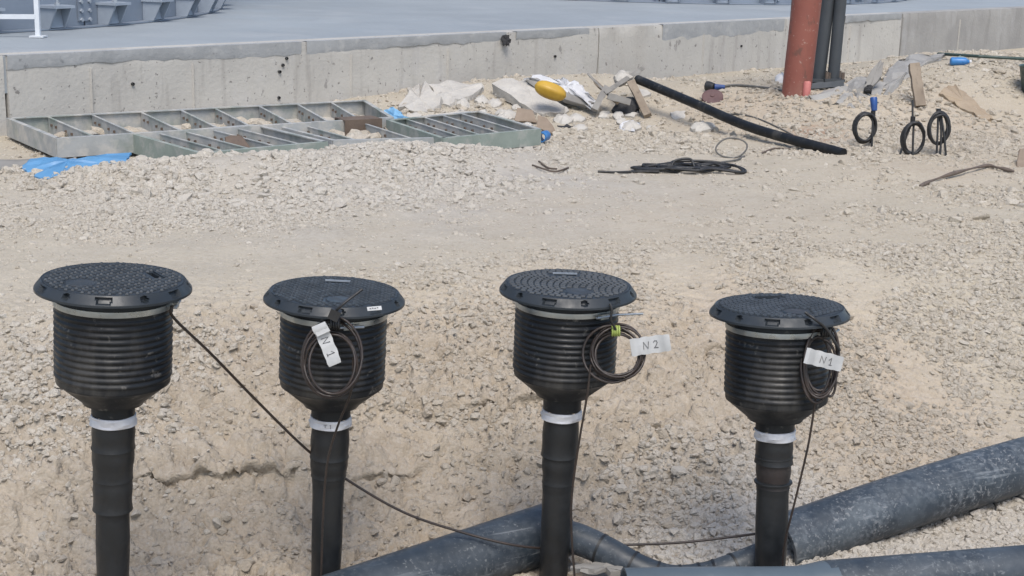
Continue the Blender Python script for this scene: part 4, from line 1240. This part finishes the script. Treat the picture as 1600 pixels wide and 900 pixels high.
def pads(kind):
    mb = MB()
    if kind == 'checker':
        px, ln, wd = .0215, .0125, .0090
        for i in range(-13, 14):
            for j in range(-13, 14):
                x, y = i * px + (j % 2) * px / 2, j * px * .66
                if math.hypot(x, y) > .178: continue
                if abs(x) < .042 and .094 < y < .133: continue
                if math.hypot(x - .02, y + .10) < .045: continue
                a = .6 if (i + j) % 2 else -.6
                m = Matrix.Rotation(a, 3, 'Z')
                q = [m @ Vector((sx * ln / 2, sy * wd / 2, .0006)) for sx, sy in ((-1, -1), (1, -1), (1, 1), (-1, 1))]
                p = [m @ Vector((sx * ln / 2 * .7, sy * wd / 2 * .6, .0052)) for sx, sy in ((-1, -1), (1, -1), (1, 1), (-1, 1))]
                c = Vector((x, y, 0))
                mb.add([c + v for v in q + p], [(4, 5, 6, 7)] + [(k, (k + 1) % 4, 4 + (k + 1) % 4, 4 + k) for k in range(4)])
    else:
        gap = .0200 if kind == 'rib' else .0200
        m = Matrix.Rotation(math.radians(38 if kind == 'rib' else -18), 3, 'Z')
        for i in range(-16, 17):
            y0 = i * gap
            if abs(y0) > .176: continue
            hl = math.sqrt(.178 ** 2 - y0 ** 2)
            step = .02
            x = -hl
            while x < hl - .004:
                x1 = min(x + step - (.002 if kind == 'rib' else .005), hl)
                c = m @ Vector(((x + x1) / 2, y0, 0))
                if not (abs(c.x) < .05 and .092 < c.y < .135) and math.hypot(c.x - .02, c.y + .10) > .05:
                    q = [m @ Vector((xx, y0 + sy * .0058, .0006)) for xx, sy in ((x, -1), (x1, -1), (x1, 1), (x, 1))]
                    p = [m @ Vector((xx, y0 + sy * .0032, .0056)) for xx, sy in ((x + .001, -1), (x1 - .001, -1), (x1 - .001, 1), (x + .001, 1))]
                    mb.add(q + p, [(4, 5, 6, 7)] + [(k, (k + 1) % 4, 4 + (k + 1) % 4, 4 + k) for k in range(4)])
                x += step
    return mb
FRAME_MB, LID_ME = lid_parts()
RISER = []
z = -.058
RISER.append((.150, -.036))
RISER.append((.1545, -.050))
z = -.078
RISER.append((.1545, z))
NR, PIT = 11, .0176
for k in range(NR):
    z0 = z - k * PIT
    for t, r in ((.10, .1540), (.25, .1562), (.40, .1578), (.58, .1578), (.72, .1562), (.86, .1540), (.97, .1535)):
        RISER.append((r, z0 - t * PIT))
zr = z - NR * PIT
RISER += [(.1535, zr - .002), (.1535, zr - .012)]
CONE = [(.1534, zr - .0125), (.1525, zr - .016), (.1450, zr - .0215), (.1440, zr - .0225), (.0860, zr - .0715), (.082, zr - .079), (.060, zr - .0795), (.0595, zr - .085)]
NECK0 = zr - .0852

def chamber(idx, lidpx, depth, basepx, ddep, yaw, padkind, label, tape, wraps, extra=0.0):
    top = D(lidpx[0], lidpx[1], depth)
    base = D(basepx[0], basepx[1], depth + ddep)
    ax = (top - base).normalized()
    L = (top - base).length
    q = Vector((0, 0, 1)).rotation_difference(ax)
    root = empty('inspection_chamber', base, label, 'inspection chamber', 'black inspection chambers on pipes', q)
    def up(mb): return MB().add([(v[0], v[1], v[2] + L) for v in mb.v], mb.f)
    fr = up(FRAME_MB).build('lid_frame', M['lidm'], root, smooth=28)
    fr.rotation_euler = (0, 0, yaw * .6)
    ld = bpy.data.objects.new('lid', LID_ME)
    COL.objects.link(ld)
    ld.parent = root
    ld.location = (0, 0, L - .001)
    ld.rotation_euler = (0, 0, yaw)
    pp = pads(padkind).build('tread_pattern', M['tread'], ld)
    pp['kind'] = 'stuff'
    MB().lathe([(.0, .0030), (.036, .0030), (.040, .0006)], 32, (.02, -.10, 0)).build('emblem_disc', M['lidm'], ld, smooth=20)
    MB().box((0, .128, .0022), (.076, .005, .0044)).build('grip_bar', M['galv'] if idx in (2, 3) else M['lidm'], ld)
    up(MB().lathe(RISER, 72)).build('riser', M['hdpe'], root, smooth=60)
    # clamp band
    cb = [(.1550, -.0535), (.1590, -.054), (.1598, -.062), (.1590, -.0695), (.1550, -.070)]
    cl = up(MB().lathe(cb, 72)).build('clamp_band', M['clamp'], root, smooth=30)
    sa = {1: .05, 2: -1.2, 3: -.9, 4: -.55}[idx]
    rot = Matrix.Rotation(sa, 3, 'Z')
    c = rot @ Vector((.166, 0, L - .064))
    MB().box(c, (.014, .030, .016), rot).build('screw_housing', M['clamp'], cl)
    MB().tube([c + rot @ Vector((0.004, -.03, 0)), c + rot @ Vector((.004, .045, 0))], .004, 8).build('screw', M['galv'], cl, smooth=40)
    if idx == 3:
        MB().tube([c + rot @ Vector((.004, .045, 0)), c + rot @ Vector((.03, .13, -.002))], .0035, 6).build('band_tail', M['clamp'], cl)
    up(MB().lathe(CONE, 64)).build('cone', M['hdpe'], root, smooth=25)
    zt = -tape
    up(MB().lathe([(.0585, NECK0), (.0592, zt + .001)], 40)).build('neck', M['hdpe'], root, smooth=40)
    rnd = random.Random(idx * 5)
    ph = [rnd.uniform(0, 6) for _ in range(6)]
    def wrinkle(a, zz): return .0016 * math.sin(2 * a + ph[0] + zz * 160) + .0012 * math.sin(5 * a + ph[1] - zz * 300)
    tp = [(.0595, zt), (.0622, zt - .001), (.0632, zt - .006), (.0617, zt - .011), (.0634, zt - .017), (.062, zt - .022), (.0628, zt - .028), (.060, zt - .030)]
    up(MB().lathe(tp, 40, rfun=wrinkle)).build('white_tape', M['tape'], root, smooth=40)
    # wrapped pipe, each wrap length its own
    zz = zt - .0305
    for w_i, (ln, r0, r1, mk) in enumerate(wraps):
        z1 = zz - ln if w_i < len(wraps) - 1 else -L - .12
        pr, nn = [], max(6, int((zz - z1) / .008))
        for k in range(nn + 1):
            t = k / nn
            r = r0 + (r1 - r0) * t + .0009 * math.sin(t * 9 + ph[2])
            if t < .04 or t > .97: r += .0012
            pr.append((r, zz + (z1 - zz) * t))
        pr = [(r0 * .8, zz)] + pr + [(r1 * .8, z1)]
        nm = 'pipe' if w_i == len(wraps) - 1 else 'pipe_wrap'
        o = up(MB().lathe(pr, 40, rfun=lambda a, q_: .0010 * math.sin(2 * a + ph[4] + q_ * 9) + .0006 * math.sin(3 * a + q_ * 14))).build(nm, M[mk], root, smooth=40)
        if mk == 'wrap_red': tag(o, 'brownish worn wrap between two raised welds')
        zz = z1 - .0003
    return root, top, ax, L
T1 = chamber(1, (178, 435), F / 578, (176, 892), .20, -.95, 'checker', 'inspection chamber farthest left with a loose cable leading away from its rim', .384,
             [(.07, .0575, .058, 'wrap'), (.09, .058, .054, 'wrap'), (.09, .054, .0545, 'wrap'), (1, .048, .045, 'wrap')])
T2 = chamber(2, (523, 455), F / 530, (509, 892), .21, .05, 'checker', 'inspection chamber with a white sticker on the rim and a coil across its front', .386,
             [(.10, .056, .058, 'wrap'), (.06, .058, .053, 'wrap'), (1, .050, .044, 'wrap')])
T3 = chamber(3, (888, 443), F / 517, (865, 892), .225, .05, 'fine', 'inspection chamber with a green yellow tied coil hanging at its right side', .398,
             [(.12, .054, .056, 'wrap'), (.09, .053, .049, 'wrap'), (1, .049, .045, 'wrap')])
T4 = chamber(4, (1218, 477), F / 523, (1203, 892), .155, .12, 'rib', 'lowest inspection chamber at the right with brownish wrap on its pipe', .382,
             [(.075, .056, .0575, 'wrap'), (.078, .054, .049, 'wrap_red'), (1, .049, .046, 'wrap')])
# raised welds on the pipe of the right chamber
_q = T4[0]
for dz in (-.475, -.555):
    MB().lathe([(.049, 0), (.0575, .003), (.0585, .006), (.0575, .009), (.049, .012)], 40, (0, 0, T4[3] + dz)).build('weld_bead', M['wrap'], _q, smooth=50)
# sticker on the rim of the second chamber
_dep = F / 530 - .213
_s = empty('rim_sticker', D(585, 482, _dep), 'small white printed sticker on the lid rim of the second chamber', 'sticker')
_nm = (Vector((.33, -.75, .62))).normalized()
_sx = Vector((0, 0, 1)).cross(_nm).normalized()
_sy = _nm.cross(_sx)
_mm = Matrix((_sx, _sy, _nm)).transposed()
MB().box((0, 0, 0), (.042, .012, .0015), _mm).build('label_face', M['paper'], _s)
for k in range(4):
    MB().box(_mm @ Vector((-.012 + k * .007, 0.001 * (k % 2), .0011)), (.0045, .003, .0006), _mm).build('print_mark', M['ink'], _s)
# mark on the white tape of the second chamber
# (two short pen strokes)
_c = D(515, 666, F / 530 + .02 - .02)
def pen(parent, origin, ex, ey, nrm, strokes, size, rad, name='letter'):
    out = []
    for st in strokes:
        mb = MB()
        mb.tube([origin + ex * (x * size) + ey * (y * size) + nrm * .0012 for x, y in st], rad, 5)
        out.append(mb.build(name, M['ink'], parent))
    return out
GLYPH = {'N': [(0, 0), (.05, 1), (.6, .05), (.72, 1)], '1': [(-.1, .62), (.22, 1), (.2, 0)], '2': [(0, .78), (.15, .98), (.42, .95), (.5, .7), (.3, .35), (0, .02), (.28, .08), (.58, .02)]}
BASE1 = [(0, .0), (.42, .0)]

# coils and tags
def tag_bend(u): return .005 * math.sin((u + .5) * 7.5 + 1) + .004 * math.sin((u + .5) * 15) + .012 * u * u
def hung_coil(center_px, dep, w_, h_, loops, label, tail, tie_px, tiemat, tagpx, tagw, tagh, tagrot, text, yawf=.0, lean=0.0, tagfold=None, tagdep=-.025, facing=(0, 0)):
    c = D(center_px[0], center_px[1], dep)
    s = dep / F
    root = empty('cable_coil', Vector(c), label, 'cable coil', 'cable coils hung on the chambers')
    root['_off'] = tuple(c)
    ax = (RT + FWD * yawf).normalized()
    up = (UP + FWD * .1 + RT * lean).normalized()
    fw = ax.cross(up).normalized()
    pts = coil_loop(c, ax, up, fw, w_ / 2 * s, h_ / 2 * s, loops, .003, 28, .016, .25)
    MB().tube(pts, .0040, 7).build('turns', M['cable'], root, smooth=70)
    tl = [D(px, py, d) for px, py, d in tail]
    MB().tube(spline(tl), .0034, 7).build('tail', M['cable'], root, smooth=70)
    # tie: a few windings around the bundle at the top
    t = D(tie_px[0], tie_px[1], dep - .005)
    for k in range(4):
        oo = ax * ((k - 1.5) * .0065)
        ring = [t + oo + up * (.014 * math.cos(a)) + fw * (.014 * math.sin(a)) for a in np.linspace(0, 2 * PI, 13)]
        MB().tube(ring, .0033, 6).build('tie', M[tiemat], root, smooth=70)
    # tag
    tc = D(tagpx[0], tagpx[1], dep + tagdep)
    tx = (RT * math.cos(tagrot) + UP * math.sin(tagrot) + FWD * facing[0])
    tx.normalize()
    ty0 = (-RT * math.sin(tagrot) + UP * math.cos(tagrot) + FWD * facing[1])
    tn = tx.cross(ty0).normalized()
    ty = tn.cross(tx).normalized()
    if tn.dot(CAM - tc) < 0: tn = -tn
    W2, H2 = tagw * s, tagh * s
    n = 12
    vs, fs = [], []
    for i in range(n + 1):
        u = i / n - .5
        bend = tag_bend(u)
        hh = H2 / 2 * (1 + .05 * math.sin(i * 1.7)) * (1 if i < n else .86)
        for v in (-1, 1):
            for e in (0, 1):
                vs.append(tc + tx * (u * W2) + ty * (v * hh) + tn * (bend - .0012 * e))
    for i in range(n):
        q, p = i * 4, i * 4 + 4
        fs += [(q, p, p + 2, q + 2), (q + 1, q + 3, p + 3, p + 1), (q, q + 1, p + 1, p), (q + 2, p + 2, p + 3, q + 3)]
    fs += [(0, 2, 3, 1), (n * 4, n * 4 + 1, n * 4 + 3, n * 4 + 2)]
    tg = MB().add(vs, fs).build('paper_tag', M['paper'], root, smooth=40)
    return root, tc, tx, ty, tn, tg, W2, H2
dep2 = F / 530 - .185
r2 = hung_coil((514, 562), dep2, 84, 104, 5, 'coil of thin brown cable with a tag reading N1 on the sticker chamber', [(552, 560, dep2), (549, 610, dep2 + .03), (528, 665, dep2 + .115), (512, 720, dep2 + .155), (505, 800, dep2 + .20), (502, 900, dep2 + .26)],
               (524, 506), 'cable_black', (511, 538), 68, 22, math.radians(-67), 'N1', tagdep=-.03)
root, tc, tx, ty, tn, tg, W2, H2 = r2
def letters(r, text, start, size, gap, rad=.0011, flip=1):
    root, tc, tx, ty, tn, tg, W2, H2 = r
    x = start
    for ch in text:
        ex, ey, o = tx * size, ty * size, tc + tx * (x * W2) - ty * (size * .5)
        g = GLYPH[ch]
        lift = lambda a: tn * (tag_bend(x + a * size / W2) + .0016)
        mb = MB().tube([o + ex * a + ey * b + lift(a) for a, b in g], rad, 5)
        if ch == '1': mb.tube([o + ex * a + ey * b + lift(a) for a, b in [(0, 0), (.42, .0)]], rad, 5)
        mb.build('letter', M['ink'], tg, Vector(root['_off']))
        x += gap
letters(r2, 'N1', -.16, .022, .36)
# folded upper flap of that tag
chunk('tag_flap', [(488, 514), (508, 503), (516, 517), (496, 526)], dep2 - .038, 0.0, .002, M['paper'], parent=root, rough=.0, off=Vector(root['_off']), top_noise=.0005)
MB().tube(spline([D(524, 508, dep2 - .01), D(521, 492, dep2 - .03), D(535, 476, dep2 - .055), D(566, 452, dep2 - .03)]), .0042, 7).build('tie_strap', M['cable_black'], root, smooth=70)
MB().box(D(523, 491, dep2 - .035), (.030, .03, .03), Matrix.Rotation(.4, 3, 'Y')).build('knot', M['cable_black'], root)
dep3 = F / 517 - .12
r3 = hung_coil((962, 554), dep3, 80, 80, 6, 'coil of thin brown cable with a green yellow tie and a tag reading N2', [(923, 570, dep3 - .02), (917, 620, dep3 + .0), (905, 690, dep3 + .05), (894, 770, dep3 + .10), (893, 830, dep3 + .13), (898, 905, dep3 + .16)],
               (962, 517), 'lime', (1016, 539), 62, 27, math.radians(8), 'N2', tagdep=-.02)
letters(r3, 'N2', -.17, .022, .26)
MB().tube(spline([D(962, 515, dep3 - .02), D(955, 500, dep3 - .04), D(956, 484, dep3 - .05), D(953, 474, dep3 - .05)]), .0038, 7).build('hanger', M['cable_black'], r3[0], smooth=70)
dep4 = F / 523 - .13
r4 = hung_coil((1281, 566), dep4, 50, 104, 6, 'bunched coil of dark cable with a tag reading N1 on the lowest chamber', [(1276, 610, dep4), (1272, 640, dep4 + .02), (1262, 700, dep4 + .06), (1243, 780, dep4 + .12), (1226, 850, dep4 + .17), (1222, 900, dep4 + .2)],
               (1290, 518), 'cable_black', (1286, 562), 60, 24, math.radians(-14), 'N1', tagdep=-.05, lean=.06, facing=(.1, 0))
letters(r4, 'N1', -.06, .020, .24)
MB().tube(spline([D(1258, 488, dep4 - .06), D(1275, 500, dep4 - .07), D(1292, 515, dep4 - .04), D(1312, 548, dep4 - .01)]), [.0045] * 25, 7).build('tie_strap', M['cable_black'], r4[0], smooth=70)
MB().tube(spline([D(1300, 560, dep4), D(1306, 595, dep4), D(1300, 618, dep4), D(1283, 616, dep4 - .01)]), .0038, 7).build('loose_loop', M['cable'], r4[0], smooth=70)
# pen mark on the tape of the second chamber
_p = D(513, 668, F / 530 + .015)
_r = T2[0]
_inv = _r.matrix_basis.inverted() if False else (Matrix.Translation(_r.location) @ _r.rotation_quaternion.to_matrix().to_4x4()).inverted()
_cc = _inv @ D(515, 668, F / 530 + .0)
_zz = T2[3] - .386 - .015
for pts_ in ([(-.010, .006), (.001, .007)], [(-.005, .006), (-.005, -.003)], [(.008, .005), (.011, .007), (.011, -.005)]):
    MB().tube([Vector((x - .003, -math.sqrt(.0655 ** 2 - x * x), _zz + zq)) for x, zq in pts_], .0008, 5).build('pen_mark', M['ink'], _r)

# long loose cable from the left chamber
dl = F / 578
lc = [(268, 478, dl - .02), (272, 497, dl + .0), (330, 553, dl + .15), (400, 625, dl + .32), (480, 703, dl + .46), (540, 748, dl + .53), (630, 800, dl + .58), (720, 831, dl + .62), (800, 851, dl + .64),
      (870, 857, dl + .70), (960, 852, dl + .70), (1060, 848, dl + .68), (1150, 838, dl + .66), (1196, 832, dl + .62)]
world_tube('loose_cable', spline([D(*p) for p in lc]), .0042, M['cable'], 'single thin cable sagging from the left chamber across to the right pipes', 'cable', 7)

# ------------------------------------------------------------------ pipes in the pit
def hollow(pts, r, th, n=36):
    """open ended pipe along pts"""
    mb = MB()
    rs = r if isinstance(r, (list, tuple)) else [r] * len(pts)
    mb.tube(pts, rs, n, cap=False)
    o1 = len(mb.v)
    mb.tube(pts, [q - th for q in rs], n, cap=False)
    L = (len(pts) - 1) * n
    for k in range(n):
        j = (k + 1) % n
        mb.f.append((k, j, o1 + j, o1 + k))
        mb.f.append((L + k, o1 + L + k, o1 + L + j, L + j))
    return mb
A, B = D(1216, 853, 4.82), D(1600, 727, 5.28)
d_ = (B - A)
pts = [A + d_ * t + Vector((0, 0, .012 * math.sin(t * 3))) for t in np.linspace(0, 2.6, 30)]
o = hollow(pts, .097, .012).build('large_pipe', M['scuff'], None, A, smooth=50)
tag(o, 'thick scuffed black pipe rising to the right behind the right chamber', 'pipe', 'black pipes lying in the pit')
A, B = D(845, 836, 4.84), D(530, 944, 4.42)
d_ = (B - A)
pts = [A - d_ * .10 + d_ * t for t in np.linspace(0, 2.2, 24)]
o = hollow(pts, .097, .011).build('large_pipe', M['scuff_dark'], None, A, smooth=50)
tag(o, 'thick dull black pipe running left from the third chamber', 'pipe', 'black pipes lying in the pit')
# jointed pipe sagging between the third and fourth chamber
js = [D(868, 834, 4.74), D(905, 843, 4.70), D(950, 863, 4.66), D(1000, 889, 4.62), D(1050, 904, 4.60), D(1100, 900, 4.60), D(1140, 888, 4.60), D(1196, 866, 4.64)]
sp = spline(js, 8)
jr = empty('jointed_pipe', Vector(js[4]), 'black jointed pipe sagging between the third and the fourth chamber', 'pipe', 'black pipes lying in the pit')
jr['_off'] = tuple(js[4])
nn = len(sp)
cuts = [0, 14, 22, 28, 34, 39, 44, 49, nn - 1]
for a, b in zip(cuts[:-1], cuts[1:]):
    seg = sp[a:b + 1]
    rr = [(.053 - .010 * min(1, k / 30.0)) for k in range(a, b + 1)]
    MB().tube(seg, rr, 28).build('pipe_length', M['scuff_dark'], jr, smooth=50)
    if b < nn - 1:
        t = (sp[b + 1] - sp[b - 1]).normalized()
        rb = (.053 - .010 * min(1, b / 30.0)) + .0022
        MB().tube([sp[b] - t * .004, sp[b] + t * .004], rb, 28).build('weld_bead', M['wrap'], jr, smooth=40)
# front pipe with a sleeve
fa, fb = D(1290, 916, 4.35), D(1610, 890, 4.5)
d_ = (fb - fa)
fr = empty('front_pipe', Vector(fa), 'black pipe with a blue grey sleeve along the bottom right edge', 'pipe', 'black pipes lying in the pit')
fr['_off'] = tuple(fa)
hollow([fa + d_ * t for t in np.linspace(.0, 2.2, 20)], .0757, .009).build('pipe_length', M['scuff_dark'], fr, smooth=50)
sl = [D(975, 925, 4.25), D(1100, 923, 4.28), D(1230, 922, 4.32), D(1300, 917, 4.355)]
hollow(spline(sl, 5), [.0695] * 12 + [.072, .075, .078, .079], .008).build('sleeve', M['sleeve'], fr, smooth=50)
# wood and a stone slab in the pit
chunk('timber_plank', [(790, 925), (830, 888), (870, 876), (940, 880), (968, 892), (950, 930)], near(870, 905) - .22, .006, .03, M['wood'], 'splintered timber plank in the pit under the third chamber', 'plank', rough=.012, sub=5)
chunk('timber_splinter', [(892, 884), (930, 876), (975, 884), (978, 893), (930, 890)], near(930, 900) - .24, .006, .015, M['wood_grey'], 'grey splintered lath beside the third chamber foot', 'plank', rough=.008, sub=4)
chunk('flat_stone', [(962, 846), (972, 828), (1005, 817), (1040, 826), (1038, 838), (1012, 848), (985, 850)], near(1005, 850) - .02, .006, .045, M['debris'], 'flat grey stone at the foot of the gravel pile', 'stone', rough=.006)
chunk('flat_stone', [(1515, 790), (1530, 782), (1552, 784), (1556, 794), (1540, 800)], near(1535, 800), .006, .03, M['debris'], 'small flat pale stone under the large right pipe', 'stone', rough=.005)
world_tube('thin_cable', spline([hit(1552, 806, .005), hit(1556, 792, .02), hit(1550, 780, .025), hit(1575, 774, .015), hit(1620, 784, .008)]), .0035, M['cable_black'], 'short black cable end curling below the large right pipe', 'cable')

for o in list(bpy.data.objects):
    if '_off' in o: del o['_off']
